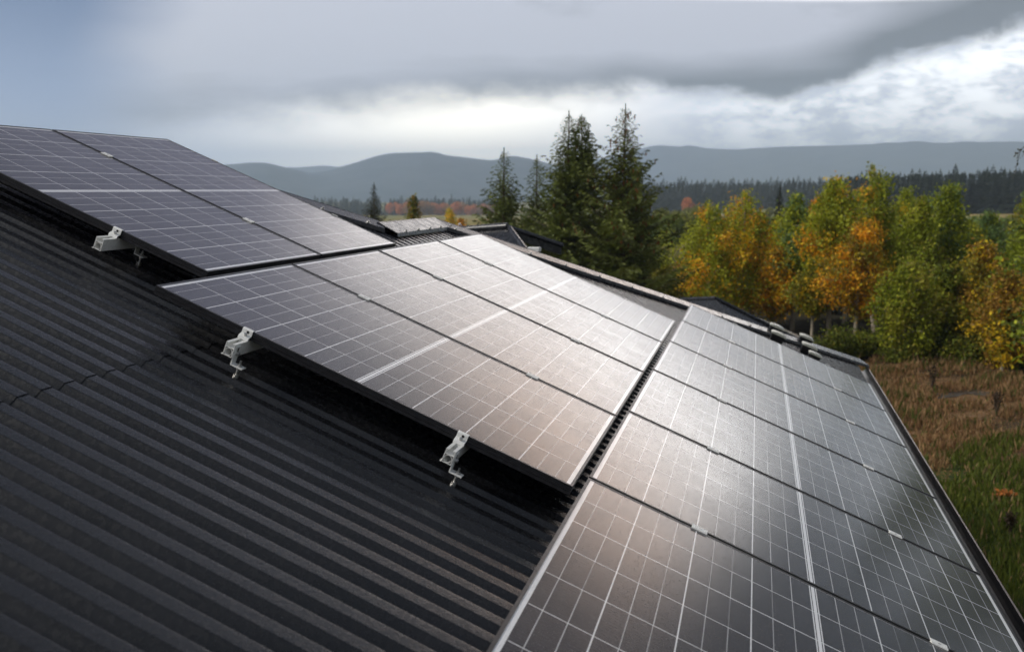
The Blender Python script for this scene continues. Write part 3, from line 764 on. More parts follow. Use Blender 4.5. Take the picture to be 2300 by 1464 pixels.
GREEN = (0.120, 0.142, 0.011); YGREEN = (0.21, 0.22, 0.018); YELL = (0.42, 0.28, 0.014); ORNG = (0.46, 0.215, 0.013); BROWN = (0.20, 0.115, 0.020)
GGREEN = (0.085, 0.125, 0.040); DGREEN = (0.062, 0.078, 0.012); OLIVE = (0.135, 0.120, 0.014)
def broadleaf(name, label, cat, base, height, rad, cb, seed, cols, n_leaf=6500, group=None, size=0.075, mixw=None, lean=0.0, trunk_r=None, barkm='birch_bark', multi=1, top=0.30, patch=0.0):
    """cols: list of (colour, weight); cb: crown base as a share of the height"""
    rng = np.random.default_rng(seed); rd = random.Random(seed)
    root = empty(name, base); tag(root, label, cat, group)
    tr = trunk_r or 0.0125 * height + 0.022
    mb = MB(); limbs = []
    stems = []
    for s in range(multi):
        ph = rd.uniform(0, 6.28); off = 0.0 if multi == 1 else rad * 0.28
        pts, rr = [], []
        hh = height * (1 if s == 0 else rd.uniform(0.82, 0.97))
        for i in range(9):
            t = i / 8; w = 0.03 * height * t * (1 - 0.2 * t)
            pts.append((math.cos(ph) * (off * min(1, t * 2.2) + w * 0.5 * math.sin(3 * t + s)) + lean * t * height, math.sin(ph) * (off * min(1, t * 2.2) + w * 0.5 * math.cos(2 * t)), hh * t * 0.985)); rr.append(tr * (1 - t) ** 0.85 + 0.006)
        mb.tube(pts, rr, 8); stems.append((pts, hh))
    cl, ct, cs = [], [], []
    nb = int(56 + 14 * rad)
    for i in range(nb):
        pts, hh = stems[i % multi]
        t = cb + (1 - cb) * ((i + rd.random()) / nb) ** 0.9
        k = min(7.999, t * 8); j = int(k); p = Vector(pts[j]).lerp(Vector(pts[j + 1]), k - j)
        q = (t - cb) / (1 - cb)
        env = (min(1.0, (q + 0.10) / 0.30)) ** 0.7 * (max(0.0, 1 - max(0, q - top) / (1 - top))) ** 0.62 * (0.82 + 0.3 * math.sin(i * 1.7 + seed) * math.sin(i * 0.61)) + 0.05
        ln = rad * 1.14 * env * rd.uniform(0.55, 1.15)
        a = i * 2.399 + rd.uniform(-0.5, 0.5); upw = rd.uniform(0.25, 0.9) * (0.5 + q)
        e = p + Vector((math.cos(a) * ln, math.sin(a) * ln, ln * upw * 0.8))
        mid = p.lerp(e, 0.5) + Vector((0, 0, ln * 0.10))
        r0 = max(0.008, tr * 0.35 * (1 - q))
        mb.tube([p, mid, e], [r0, r0 * 0.6, 0.005], 5)
        tint = rd.random()
        m = max(2, int(3 + 5 * env))
        for c in range(m):
            f = 0.25 + 0.8 * (c + rd.random()) / m
            pos = p.lerp(mid, f * 2) if f < 0.5 else mid.lerp(e, (f - 0.5) * 2)
            cl.append(pos); ct.append(tint + rd.uniform(-0.18, 0.18)); cs.append(0.07 + 0.11 * env * rad)
    mb.build('trunk', M[barkm], root)
    cl = np.array([tuple(c) for c in cl]); ct = np.array(ct); cs = np.array(cs)
    w = cs ** 1.3; n_leaf = int(n_leaf * 1.7); idx = rng.choice(len(cl), n_leaf, p=w / w.sum())
    g = rng.normal(size=(n_leaf, 3)) * cs[idx][:, None] * np.array([1.0, 1.0, 1.15])
    pos = cl[idx] + g; pos[:, 2] -= np.abs(rng.normal(0, 0.16, n_leaf)) * rad * 0.5
    pos[:, 2] = np.clip(pos[:, 2], 0.15, None)
    a, b = axes(rng, n_leaf, size * 0.74)
    ws = np.cumsum([c[1] for c in cols]); ws = ws / ws[-1]
    tv = np.clip(ct[idx] + rng.normal(0, 0.10, n_leaf), 0, 0.9999)
    ci = np.searchsorted(ws, tv); colr = np.array([c[0] for c in cols])[np.clip(ci, 0, len(cols) - 1)]
    colr = 2.05 * colr * rng.uniform(0.65, 1.35, n_leaf)[:, None] * (0.85 + 0.3 * rng.random(len(cl)))[idx][:, None]
    quads('crown', pos, a, b, colr, M['leaf'], root)
    return root

def spruce(name, label, base, height, rad, seed, n_whorl=26, dens=1.0, col=(0.070, 0.092, 0.022), group=None, cat='spruce', ragged=0.35, cones=0.0, twin=False, cb=0.08, tipcol=(0.16, 0.19, 0.035)):
    rng = np.random.default_rng(seed); rd = random.Random(seed)
    root = empty(name, base); tag(root, label, cat, group); height *= 1.035
    mb = MB(); mb.tube([(0, 0, 0), (0.02, 0.01, height * 0.4), (-0.02, 0.02, height * 0.8), (0, 0, height)], [0.016 * height + 0.02, 0.011 * height, 0.005 * height, 0.006], 8)
    C_, A_, B_, K_ = [], [], [], []
    tops = [(0.0, 0.0, height, rad, 0)]
    if twin: tops.append((rad * 0.16, 0.02, height * 0.985, rad * 0.5, 1))
    for (tx, ty, th, trd, kind) in tops:
        nw = n_whorl if kind == 0 else n_whorl // 2
        lo = cb if kind == 0 else 0.62
        if kind: mb.tube([(tx * 0.3, ty, th * 0.62), (tx, ty, th * 0.75), (tx, ty, th)], [0.006 * height, 0.004 * height, 0.005], 6)
        tot = int(nw * 9.5 * dens)
        for wv in range(tot):
            q = 0.975 * ((wv + rd.random()) / tot) ** 0.84; h = th * (lo + (1 - lo) * q)
            env = ((1 - q) ** 1.02) * (0.72 + 0.28 * min(1, q * 6)) + 0.012
            for k in range(1):
                a = wv * 2.39996 + rd.uniform(-0.45, 0.45)
                ln = trd * env * rd.uniform(1 - ragged, 1 + ragged * 0.45)
                if ln < 0.05: ln = 0.05
                tp = 0.30 + 0.70 * min(1.0, (1 - q) * 3.2)
                drop = -0.22 + 0.85 * q + rd.uniform(-0.15, 0.15)
                seg = max(3, int(ln / 0.10)); tint = rd.random()
                d = np.array([math.cos(a), math.sin(a), 0.0])
                prev = np.array([tx, ty, h]); pts = [tuple(prev)]
                for s in range(1, seg + 1):
                    f = s / seg
                    z = h + ln * (drop * f + 0.32 * f * f * (1 - q * 0.5))
                    p = np.array([tx, ty, 0]) + d * (ln * f) + np.array([0, 0, z]); pts.append(tuple(p))
                    sd = np.array([-d[1], d[0], 0])
                    wd_ = 0.32 * (1 - f) * ln * (0.6 + 0.8 * tint) + 0.09 * tp
                    for side in (-1, 1):
                        nn = max(1, int(wd_ / 0.085))
                        for e in range(nn):
                            g = (e + 0.5) / nn
                            cpos = p + sd * side * wd_ * g + d * 0.06 * g + np.array([rd.uniform(-.03, .03), rd.uniform(-.03, .03), -0.09 * g * wd_ - rd.uniform(0, 0.05)])
                            C_.append(cpos); ax = sd * side * 0.6 + d * 0.5 + np.array([0, 0, rd.uniform(-0.5, 0.25)])
                            A_.append(ax / np.linalg.norm(ax) * rd.uniform(0.06, 0.11) * tp); B_.append(np.array([rd.uniform(-1, 1), rd.uniform(-1, 1), 1.2]) * 0.024 * tp)
                            K_.append(tint if g < 0.6 else min(1, tint + 0.3))
                    C_.append(p); A_.append((d * 0.09 + np.array([0, 0, 0.02])) * tp); B_.append(sd * 0.035 * tp); K_.append(tint)
                if ln > 0.35: mb.tube([pts[0], pts[len(pts) // 2], pts[-1]], [0.004 * height * (1 - q) + 0.006, 0.008, 0.003], 4)
        for j in range(16):
            C_.append(np.array([tx, ty, th - 0.022 * j])); A_.append(np.array([rd.uniform(-.6, .6), rd.uniform(-.6, .6), 0.9]) * (0.035 + 0.0025 * j)); B_.append(np.array([0.02, rd.uniform(-.012, .012), 0])); K_.append(0.5)
    mb.build('trunk', M['bark'], root)
    C_, A_, B_, K_ = np.array(C_), np.array(A_), np.array(B_), np.array(K_)
    colr = np.array(col)[None] * (1 - K_[:, None]) + np.array(tipcol)[None] * K_[:, None]
    colr = colr * rng.uniform(0.7, 1.3, len(C_))[:, None]
    quads('crown', C_, A_, B_, colr, M['needle'], root)
    if cones > 0:
        top = np.where(C_[:, 2] > height * 0.45)[0]; pk = rng.choice(top, int(cones)); n = len(pk)
        cpos = C_[pk] + np.array([0, 0, -0.07]); a = np.tile(np.array([[0, 0, 0.075]]), (n, 1)) + rng.normal(0, 0.012, (n, 3)); b = rvec(rng, n) * 0.032
        b[:, 2] *= 0.2; bb = np.cross(a, b); bb = bb / np.linalg.norm(bb, axis=1)[:, None] * 0.032
        quads('cones', np.concatenate([cpos, cpos]), np.concatenate([a, a]), np.concatenate([b, bb]), np.tile(np.array([[0.20, 0.075, 0.022]]), (2 * n, 1)) * rng.uniform(0.6, 1.3, (2 * n, 1)), M['leaf'], root)['kind'] = 'stuff'
    return root

def stand(xtop, ytop, d):
    """foot and height of a tree whose tip is seen at a photo pixel, at distance d"""
    p = at(xtop, ytop, d); z = float(tz(np.array(p.x), np.array(p.y))); return Vector((p.x, p.y, z - 0.05)), p.z - z + 0.05
def half(px, d): return px / FPX * d * 1.02

# the spruces behind the ridge
b_, h_ = stand(1132, 348, 33); spruce('spruce', 'dark green spruce, shortest and leftmost of the big spruces behind the ridge', b_, h_, half(140, 33), 11, 24, 1.0)
b_, h_ = stand(1206, 362, 36); spruce('spruce', 'narrow spruce half hidden at the left side of the double topped spruce', b_, h_, half(112, 36), 12, 22, 1.0)
b_, h_ = stand(1278, 268, 31); spruce('spruce', 'tall dark spruce with a double top in front of the bright sky', b_, h_, half(172, 31), 13, 32, 1.1, twin=True, cones=60)
b_, h_ = stand(1405, 254, 30); spruce('spruce', 'tallest ragged spruce hung with brown cones, right of the double topped one', b_, h_, half(182, 30), 14, 30, 0.9, ragged=0.55, cones=260, cb=0.15, col=(0.078, 0.090, 0.020))
b_, h_ = stand(1350, 425, 40); spruce('spruce', 'broad low spruce filling the gap between the two tallest spruces', b_, h_, half(110, 40), 15, 20, 1.0)
b_, h_ = stand(840, 418, 58); spruce('young_pine', 'small dark pine poking up alone behind the ridge cap', b_, h_, half(54, 58), 16, 18, 1.0, cat='pine', ragged=0.7, col=(0.028, 0.036, 0.012), tipcol=(0.06, 0.055, 0.014))
b_, h_ = stand(930, 438, 62); broadleaf('young_oak', 'little brownish green tree behind the ridge cap, right of the lone pine', 'tree', b_, h_, half(24, 62), 0.2, 17, [(OLIVE, .5), (BROWN, .3), (DGREEN, .4)], 1800, size=0.11, barkm='bark')
# pale bushes and small trees round the spruces
for i, (x, y, d, hw, cols, lb, sd) in enumerate((
        (1010, 470, 118, 16, [(YELL, 1), (YGREEN, .3)], 'slim yellow tree standing in the pale field left of the spruces', 31),
        (1035, 492, 112, 15, [(ORNG, .6), (BROWN, .6)], 'round orange bush in the pale field left of the spruces', 32),
        (1470, 505, 52, 60, [(GGREEN, .8), (YGREEN, .5)], 'pale grey green willow between the cone hung spruce and the golden birch', 33),
        (1395, 520, 46, 62, [(GGREEN, .6), (DGREEN, .6), (OLIVE, .4)], 'dull green alder low behind the tallest spruce', 34),
        (1255, 560, 40, 55, [(DGREEN, .8), (GREEN, .5)], 'dark green rowan low in front of the double topped spruce', 35),
        (1180, 505, 42, 45, [(GREEN, .8), (DGREEN, .5)], 'fresh green bush at the foot of the shortest spruce', 36),
        (1480, 590, 37, 70, [(DGREEN, 1), (OLIVE, .4)], 'dark bush over the ridge left of the golden birch', 37))):
    b_, h_ = stand(x, y, d); broadleaf('bush' if i not in (0, 2, 3, 4) else 'small_tree', lb, 'bush' if i not in (0, 2, 3, 4) else 'tree', b_, max(1.0, h_), half(hw, d), 0.12, sd, cols, 4200 if d < 60 else 1200, size=0.07 if d < 60 else 0.16, barkm='bark')

# the wood on the right: birches, first row
BG = 'autumn birches along the field edge'
def birch(x, y, d, hw, cols, label, seed, n=7000, cb=0.3, multi=1, top=0.3, size=0.07, cat='birch'):
    b_, h_ = stand(x, y, d); return broadleaf('birch_tree', label, cat, b_, h_, half(hw, d), cb, seed, cols, n, BG, size, multi=multi, top=top)
birch(1612, 455, 36, 84, [(YGREEN, 1.0), (GREEN, .7), (YELL, .35), (ORNG, .18)], 'yellow green birch with golden lower branches, first one right of the spruces', 41, 8500, 0.15, 2, 0.25)
birch(1690, 432, 38, 72, [(YELL, .6), (ORNG, .55), (YGREEN, .9), (GREEN, .4)], 'golden orange birch beside the yellow green one, left end of the wood', 42, 8000, 0.15, 2, 0.25)
birch(1790, 440, 37, 50, [(GGREEN, 1.2), (GREEN, .5), (YGREEN, .3)], 'slender grey green birch between the two orange ones', 43, 5000, 0.38)
birch(1838, 446, 44, 30, [(ORNG, .8), (BROWN, .4), (OLIVE, .3)], 'small orange topped birch peeping out behind the grey green one', 44, 3000, 0.4)
birch(1875, 402, 35, 66, [(YGREEN, .8), (GREEN, .7), (YELL, .3), (ORNG, .15)], 'yellowish birch with a long pale trunk, near the middle of the wood', 45, 6500, 0.44)
birch(1932, 505, 33.5, 66, [(ORNG, .7), (YELL, .4), (BROWN, .3), (OLIVE, .6)], 'rusty orange birch under the tallest green crown', 46, 6000, 0.30)
birch(1985, 366, 37, 86, [(GREEN, 1.3), (YGREEN, .35), (OLIVE, .3), (ORNG, .05)], 'tallest green birch of the wood with several tips', 47, 9500, 0.24, 3, 0.30)
birch(2075, 440, 35, 52, [(GREEN, .8), (OLIVE, .4), (YGREEN, .4)], 'plain green birch just right of the tallest crown', 48, 6000, 0.2)
birch(2138, 412, 36, 62, [(GREEN, 1), (GGREEN, .4), (YGREEN, .3)], 'pointed green birch, second tallest of the wood', 49, 7500, 0.2, 1, 0.2)
birch(2210, 545, 33, 60, [(BROWN, .6), (YELL, .35), (OLIVE, .7)], 'thin brownish gold birch near the right border', 50, 4200, 0.15)
birch(2222, 478, 42, 50, [(GGREEN, 1), (GREEN, .4)], 'pale round green tree behind the brownish gold birch', 51, 5000, 0.25, cat='tree')
birch(2318, 432, 33, 62, [(GREEN, 1), (GGREEN, .5), (OLIVE, .2)], 'tall green birch cut by the right border', 52, 7000, 0.2)
birch(2040, 590, 31.5, 68, [(GREEN, 1), (YGREEN, .4), (OLIVE, .4)], 'low dense green birch in front of the tallest one', 53, 5200, 0.12)
birch(2265, 610, 31, 62, [(BROWN, .8), (OLIVE, .6), (YELL, .2)], 'low rusty brown tree at the wood edge near the right border', 54, 5500, 0.1, cat='tree')
birch(2130, 600, 33, 58, [(DGREEN, .5), (GREEN, .8), (OLIVE, .6)], 'deep green young tree between the rusty brown one and the low green birch', 55, 6000, 0.08, cat='tree')
birch(1745, 560, 36.5, 44, [(YELL, .5), (ORNG, .5), (OLIVE, .6), (BROWN, .4)], 'mottled gold young birch low between golden and grey green birches', 56, 4200, 0.2)
birch(1830, 585, 34.5, 46, [(OLIVE, .7), (GREEN, .5), (YELL, .3)], 'olive young birch low before the long pale trunk', 57, 4000, 0.38)
birch(1752, 492, 39.5, 48, [(YGREEN, .9), (GREEN, .6), (YELL, .2)], 'slim yellow green birch set back between the golden and the grey green birch', 58, 5200, 0.2)
birch(1908, 455, 40, 50, [(YGREEN, .8), (GREEN, .8)], 'light green birch set back behind the rusty orange one', 59, 5200, 0.25)
birch(2036, 425, 41, 56, [(GREEN, .9), (YGREEN, .6), (YELL, .1)], 'light green birch set back right of the tallest crown', 60, 5600, 0.2)
birch(2185, 505, 38, 56, [(GREEN, .7), (OLIVE, .5), (YGREEN, .5)], 'olive green birch set back between the pointed birch and the brownish gold one', 61, 5200, 0.15)
# trees behind, the wood's inner shade put into their dark needle colours
sg = 'dark spruces standing inside the wood behind the birches'
for i, (x, y, d, hw) in enumerate(((1752, 425, 46, 34), (1560, 520, 47, 60), (1650, 520, 48, 60), (1810, 540, 46, 58), (1905, 520, 47, 60), (1990, 500, 49, 62), (2075, 520, 46, 60), (2165, 500, 47, 62), (2245, 500, 48, 60), (2330, 480, 46, 62), (1730, 560, 43, 50), (1860, 590, 43, 52), (1950, 610, 42, 54), (2110, 600, 42, 54), (2200, 590, 43, 56), (2290, 580, 43, 56))):
    b_, h_ = stand(x, y, d)
    spruce('spruce', 'narrow dark spruce rising between the golden and the grey green birch' if i == 0 else 'shadowy spruce inside the wood, mostly hidden by the birches', b_, h_, half(hw, d), 70 + i, 18, 0.8, col=(0.016, 0.026, 0.010), tipcol=(0.026, 0.036, 0.012), group=None if i == 0 else sg)
# understorey along the edge
ug = 'low bushes along the foot of the wood'
for i in range(17):
    x = 1885 + i * 33 + (i * 37 % 17); d = 31.2 + (i * 29 % 23) * 0.12; y = 742 + (i * 53 % 31)
    b_, h_ = stand(x, y, d)
    broadleaf('bush', 'knee high dark green bush at the foot of the wood beside the brown grass', 'bush', b_, max(h_, 0.6), 0.62, 0.02, 120 + i, [(DGREEN, 1), (GREEN, .35), (OLIVE, .4)], 1500, ug, 0.06, barkm='bark', multi=3)
# trees off to the right whose crowns mirror in the lower panels; one dangles a twig into the frame
for i, (x, y, d, hw, lb) in enumerate(((2440, 250, 24, 110, 'big green birch just past the right border whose twig hangs into view'), (2750, 215, 25, 150, 'broad green birch right of the frame, nearer one'), (3150, 200, 26, 170, 'broad green birch right of the frame, farther one'), (3650, 180, 26, 200, 'olive birch far right of the frame'))):
    b_, h_ = stand(x, y, d); h_ = min(h_, 9.5)
    t = broadleaf('birch_tree', lb, 'birch', b_, h_, half(hw, d), 0.2, 140 + i, [(GREEN, 1), (DGREEN, .5), (YGREEN, .3)], 6500, None, 0.085, multi=2)
    if i == 0:
        tw = MB(); a = at(2312, 318, 23.4) - b_; m_ = at(2292, 338, 23.3) - b_; e = at(2279, 392, 23.3) - b_; st = Vector((0, 0, h_ * 0.93))
        tw.tube([st, st.lerp(a, 0.6) + Vector((0, 0, 0.15)), a, m_, e], [0.02, 0.014, 0.009, 0.007, 0.004], 5)
        a2 = at(2296, 352, 23.3) - b_; tw.tube([a, a2], [0.007, 0.004], 4)
        tw.build('hanging_twig', M['bark'], t)
        rng = np.random.default_rng(7); n = 26
        c = np.concatenate([np.array(tuple(m_)) + rng.normal(0, 0.06, (n // 2, 3)), np.linspace(tuple(m_), tuple(e), n // 2) + rng.normal(0, 0.02, (n // 2, 3))]); ax, bx = axes(rng, n, 0.035)
        quads('twig_leaves', c, ax, bx, np.tile(np.array([[0.05, 0.045, 0.02]]), (n, 1)), M['leaf'], t)['kind'] = 'stuff'

# far forest: copies of a few small spruces
def far_spruce(seed, h=10.0, r=2.3):
    rng = np.random.default_rng(seed); C_, A_, B_, K_ = [], [], [], []
    for k in range(18):
        q = k / 18; z = h * (0.05 + 0.95 * q); rr = r * (1 - q) ** 0.8 * rng.uniform(0.8, 1.15) + 0.1
        for j in range(8):
            a = rng.uniform(0, 6.28); d = np.array([math.cos(a), math.sin(a), -0.45 + 0.5 * q])
            C_.append(np.array([0, 0, z]) + d * rr * 0.55); A_.append(d * rr * 0.6); B_.append(np.array([-d[1], d[0], 0]) * rr * 0.5 + np.array([0, 0, 0.22])); K_.append(rng.random())
    K_ = np.array(K_)[:, None]; col = np.array([[0.016, 0.028, 0.014]]) * (1 - K_) + np.array([[0.034, 0.046, 0.020]]) * K_
    for j in range(3): C_.append(np.array([0, 0, h * (0.97 + 0.012 * j)])); A_.append(np.array([0, 0, h * 0.045])); B_.append(np.array([0.12, 0.05 * j, 0]))
    col = np.concatenate([col, np.tile([[0.02, 0.032, 0.015]], (3, 1))])
    return quads('far_spruce', np.array(C_), np.array(A_), np.array(B_), col, M['needle'])
fproto = [far_spruce(200 + i) for i in range(4)]
used = [False] * 4
def place_far(x, d, h, label, group, rd):
    r = ray(x, 425); L_ = math.hypot(r.x, r.y); px, py = CAM.x + r.x / L_ * d, CAM.y + r.y / L_ * d
    z = float(tz(np.array(px), np.array(py))); i = rd.randrange(4)
    if not used[i]: o = fproto[i]; used[i] = True
    else: o = fproto[i].copy(); COL.objects.link(o)
    s = h / 10.0; o.location = (px, py, z - 0.3); o.scale = (s * rd.uniform(0.85, 1.25), s * rd.uniform(0.85, 1.25), s); o.rotation_euler = (0, 0, rd.uniform(0, 6.28))
    tag(o, label, 'spruce', group)
rd = random.Random(77)
def band(x0, x1, n, d0, d1, topfun, label, group):
    for i in range(n):
        x = x0 + (x1 - x0) * (i + rd.random()) / n; d = rd.uniform(d0, d1)
        r = at(x, topfun(x) + rd.gauss(0, 4) + (8 if rd.random() < 0.3 else 0), d); z = float(tz(np.array(r.x), np.array(r.y)))
        place_far(x, d, max(4.0, r.z - z), label, group, rd)
band(1460, 1960, 62, 560, 640, lambda x: 409 - (x - 1460) * 0.012, 'dark spruce of the distant forest edge beyond the birches, left part', 'distant spruces beyond the birches')
band(1460, 1960, 46, 660, 760, lambda x: 404 - (x - 1460) * 0.012, 'dark spruce of the distant forest edge beyond the birches, left part', 'distant spruces beyond the birches')
band(1900, 2420, 62, 330, 360, lambda x: 396 - (x - 1900) * 0.035, 'dark spruce of the nearer forest skyline at the right border', 'spruces of the right skyline')
band(1930, 2440, 52, 370, 410, lambda x: 388 - (x - 1900) * 0.030, 'dark spruce of the nearer forest skyline at the right border', 'spruces of the right skyline')
band(690, 960, 26, 800, 900, lambda x: 452, 'dark spruce of the far valley forest on the left', 'spruces of the far valley')
band(690, 1110, 40, 880, 960, lambda x: 445, 'dark spruce of the far valley forest on the left', 'spruces of the far valley')
def far_mass(name, x0, x1, n, d0, d1, topfun, label):
    rng = np.random.default_rng(n); cs, as_, bs, ks = [], [], [], []
    for i in range(n):
        x = rng.uniform(x0, x1); d = rng.uniform(d0, d1); r = at(x, topfun(x) + rng.normal(0, 4), d); z = float(tz(np.array(r.x), np.array(r.y))); h = max(5.0, r.z - z)
        for k in range(9):
            q = k / 9; rr = h * 0.17 * (1 - q) ** 0.8 + 0.2
            for j in range(3):
                t = rng.uniform(0, 6.28); dv = np.array([math.cos(t), math.sin(t), -0.25]); cs.append(np.array([r.x, r.y, z + h * (0.02 + 0.98 * q)]) + dv * rr * 0.3)
                as_.append(np.array([dv[1], -dv[0], 0.2]) * rr * 0.9); bs.append(np.array([dv[0] * 0.2, dv[1] * 0.2, 1.0]) * h * 0.085); ks.append(rng.random())
    ks = np.array(ks)[:, None]; col = np.array([[0.014, 0.024, 0.013]]) * (1 - ks) + np.array([[0.030, 0.040, 0.018]]) * ks
    tag(quads(name, np.array(cs), np.array(as_), np.array(bs), col, M['needle']), label, 'forest', kind='stuff')
far_mass('far_forest', 1440, 2000, 300, 640, 820, lambda x: 413 - (x - 1460) * 0.012, 'dark distant spruce forest closing the fields beyond the birches')
far_mass('far_forest', 1880, 2560, 330, 350, 470, lambda x: 397 - (x - 1900) * 0.032, 'dark spruce forest massed on the slope at the right border')
far_mass('far_forest', 640, 1130, 420, 880, 1050, lambda x: 450, 'dark far valley forest on the left under the hill')
# far autumn trees
def far_broad(seed, col):
    rng = np.random.default_rng(seed); n = 900
    p = rvec(rng, n) * (rng.random((n, 1)) ** 0.4) * np.array([[2.6, 2.6, 3.6]]) + np.array([[0, 0, 4.6]]); a, b = axes(rng, n, 0.40)
    return quads('far_autumn_tree', p, a, b, np.array([col]) * rng.uniform(0.6, 1.35, (n, 1)), M['leaf'])
fb = [far_broad(300, (0.62, 0.22, 0.05)), far_broad(301, (0.42, 0.20, 0.04)), far_broad(302, (0.22, 0.22, 0.03)), far_broad(303, (0.15, 0.19, 0.03)), far_broad(304, (0.22, 0.23, 0.05))]
ub = [False] * 5
def place_broad(x, ytop, d, k, label, group):
    q = at(x, ytop, d); z = float(tz(np.array(q.x), np.array(q.y))); h = max(3.0, q.z - z)
    if not ub[k]: o = fb[k]; ub[k] = True
    else: o = fb[k].copy(); COL.objects.link(o)
    s = h / 8.2; o.location = (q.x, q.y, z - 0.2); o.scale = (s * rd.uniform(0.9, 1.5), s * rd.uniform(0.9, 1.5), s); o.rotation_euler = (0, 0, rd.uniform(0, 6.28)); tag(o, label, 'tree', group)
for i in range(26): place_broad(880 + i * 9 + rd.uniform(-4, 4), 455 + rd.uniform(-3, 6), 830 + rd.uniform(-20, 20), rd.choice((0, 0, 1)), 'tiny orange tree in the far row left of the spruces', 'orange trees of the far valley')
for i in range(6): place_broad(915 + i * 10 + rd.uniform(-3, 3), 453 + rd.uniform(-3, 5), 790, 1, 'tiny rusty tree just above the ridge cap', 'rusty trees above the ridge cap')
for i in range(2): place_broad(1545 + i * 7, 442 + 9 * i, 560, 0, 'small orange tree in the distance between spruce and golden birch', 'distant orange trees before the forest')
for i in range(22): place_broad(1480 + i * 17 + rd.uniform(-6, 6), 462 + rd.uniform(-4, 14), 300 + rd.uniform(-40, 40), 2, 'small green tree in the distant fields behind the wood', 'distant green trees in the fields')
for i in range(46):
    x = 1430 + i * 20 + rd.uniform(-8, 8); place_broad(x, (470 if x < 1900 else 486) + rd.uniform(-10, 22), rd.uniform(70, 150), 3 + i % 2, 'round green tree in the middle distance behind the birches', 'green trees between the birches and the far forest')
for k in range(5):
    if not ub[k]: bpy.data.objects.remove(fb[k])

# ------------------------------------------------------------------ grass on the field
def grass():
    rng = np.random.default_rng(21); n = 95000
    a = np.radians(rng.uniform(-6, 20, n)); d = np.sqrt(rng.uniform(9.0 ** 2, 31.5 ** 2, n))
    x = CAM.x + d * np.sin(a); y = CAM.y + d * np.cos(a)
    keep = ~((x < xe + 0.3) & (y < y_e + 0.6)); x, y, d = x[keep], y[keep], d[keep]; n = len(x)
    cl = np.sin(x * 1.7 + 2 * np.sin(y * 0.9)) * np.cos(y * 1.3 + np.sin(x * 0.7)) + 0.5 * np.sin(x * 4.1 - y * 3.3)
    z = tz(x, y); edge = 19.7 + 1.6 * np.sin(x * 1.1) + 0.8 * cl
    brown = d > edge
    h = np.where(brown, rng.uniform(0.06, 0.30, n) * (0.75 + 0.4 * cl), rng.uniform(0.08, 0.26, n) * (0.9 + 0.2 * cl)); h = np.clip(h, 0.04, None)
    h = np.where(brown & (cl < -0.35), h * 0.28, h); h = np.where(rng.random(n) < 0.03, h * 1.9, h)
    c = np.stack([x, y, z + h * 0.5], -1); ax = np.stack([rng.normal(0, 0.30, n), rng.normal(0, 0.30, n), np.ones(n)], -1) * (h * 0.5)[:, None]
    th = rng.uniform(0, 6.28, n); bx = np.stack([np.cos(th), np.sin(th), np.zeros(n)], -1) * (0.012 + 0.008 * rng.random(n))[:, None]
    g = np.array([0.085, 0.125, 0.016]); g2 = np.array([0.17, 0.19, 0.030]); br = np.array([0.29, 0.155, 0.070]); br2 = np.array([0.48, 0.31, 0.15])
    t = rng.random((n, 1)); dry = (rng.random((n, 1)) < 0.10)
    col = np.where(brown[:, None], br * (1 - t) + br2 * t, np.where(dry, br2 * 0.8, g * (1 - t) + g2 * t)) * rng.uniform(0.6, 1.2, (n, 1))
    col = np.where((brown & (rng.random(n) < 0.18 + 0.2 * (cl > 0.6)))[:, None], g * 0.9, col)
    o = quads('grass', c, ax, bx, col, M['leaf']); tag(o, 'green and dry brown grass covering the field below the eave', 'grass', kind='stuff')
grass()
def stalk(x, y, hh, label, seed):
    r = ray(x, y); k = (GZ - CAM.z) / r.z; p = CAM + r * k; rdm = random.Random(seed)
    root = empty('dry_plant', p); tag(root, label, 'dry plant')
    mb = MB()
    for j in range(9):
        a = rdm.uniform(0, 6.28); s = rdm.uniform(0.5, 1.0) * hh; e = Vector((math.cos(a) * 0.22 * s, math.sin(a) * 0.22 * s, s))
        mb.tube([(0, 0, -0.02), e * 0.55 + Vector((0, 0, s * 0.08)), e], [0.012, 0.009, 0.004], 5)
        for i in range(4):
            f = 0.4 + 0.15 * i; q = e * f; b = rdm.uniform(0, 6.28); mb.tube([q, q + Vector((math.cos(b) * 0.1, math.sin(b) * 0.1, 0.12)) * hh], [0.006, 0.003], 4)
    mb.build('stems', M['bark'], root)
    rng = np.random.default_rng(seed); n = 120; c = rng.normal(0, 0.10 * hh, (n, 3)) + np.array([[0, 0, hh * 0.7]]); c[:, 2] = np.clip(c[:, 2] + rng.normal(0, .15 * hh, n), 0.05, hh); ax, bx = axes(rng, n, 0.03)
    quads('seed_heads', c, ax, bx, np.tile([[0.06, 0.04, 0.02]], (n, 1)) * rng.uniform(.5, 1.3, (n, 1)), M['leaf'], root)
stalk(2092, 882, 0.75, 'dark dried bush standing in the brown grass', 1)
stalk(2268, 1200, 0.32, 'single dark dried stalk in the green grass near the right border', 2)
stalk(2238, 935, 0.6, 'dark dried bush at the right border of the brown grass', 3)
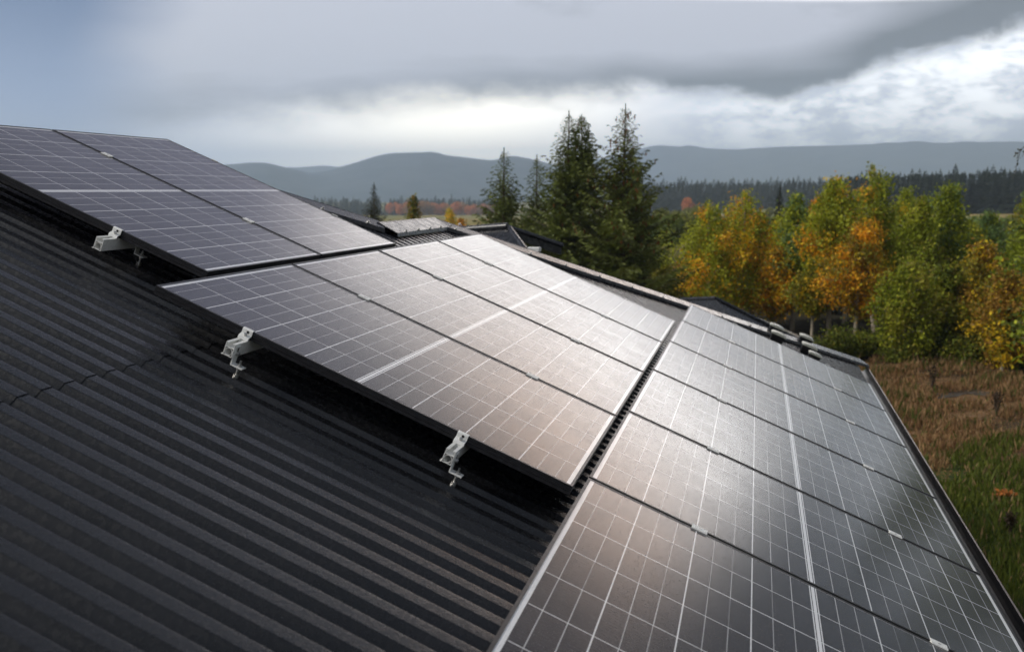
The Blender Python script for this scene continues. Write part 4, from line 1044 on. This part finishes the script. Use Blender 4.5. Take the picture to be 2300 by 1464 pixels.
# orange leaf cluster
r = ray(2256, 1106); p = CAM + r * ((GZ + 0.16 - CAM.z) / r.z)
rng = np.random.default_rng(5); n = 46; c = rng.normal(0, 1, (n, 3)) * np.array([[0.085, 0.05, 0.035]]); ax, bx = axes(rng, n, 0.045)
root = empty('orange_seedling', p - Vector((0, 0, 0.16))); tag(root, 'tiny orange leaved maple seedling in the green grass', 'seedling')
c[:, 2] += 0.16
quads('leaves', c, ax, bx, np.tile([[0.55, 0.20, 0.05]], (n, 1)) * rng.uniform(.6, 1.25, (n, 1)), M['leaf'], root)
mb = MB(); mb.tube([(0, 0, -0.02), (0.01, 0, 0.08), (0, 0, 0.16)], [0.006, 0.005, 0.003], 5); mb.build('stem', M['bark'], root)
# wet patches of the field track
def wet():
    m, nt, b = mat('wet_track', (0.05, 0.052, 0.055), 0.35); n = noise(nt, objco(nt), 6.0, 4); nt.links.new(mixc(nt, n.sm(.4, .6), (0.05, 0.045, 0.04), (0.085, 0.085, 0.085)), b.inputs['Base Color'])
    mb = MB(); N = 40; vs = []
    for i in range(N):
        x = 1960 + i * 12; y = 884 + 5 * math.sin(i * 0.6); w = 4 + 3 * math.sin(i * 0.9) ** 2
        for yy in (y - w, y + w):
            r = ray(x, yy); vs.append(CAM + r * ((GZ + 0.012 - CAM.z) / r.z))
    mb.add(vs, [(2 * i, 2 * i + 1, 2 * i + 3, 2 * i + 2) for i in range(N - 1)], True); o = mb.build('path', m); o['kind'] = 'structure'
wet()

# ------------------------------------------------------------------ haze
def haze():
    m = bpy.data.materials.new('autumn_haze'); m.use_nodes = True; nt = m.node_tree; nt.nodes.clear()
    o = nt.nodes.new('ShaderNodeOutputMaterial'); v = nt.nodes.new('ShaderNodeVolumePrincipled')
    v.inputs['Color'].default_value = (0.68, 0.82, 1.0, 1); v.inputs['Density'].default_value = 0.00034; v.inputs['Anisotropy'].default_value = 0.3
    nt.links.new(v.outputs[0], o.inputs['Volume'])
    mb = MB(); mb.box((-6200, -6200, -70), (6200, 6200, 235)); b = mb.build('haze', m); b['kind'] = 'stuff'
haze()
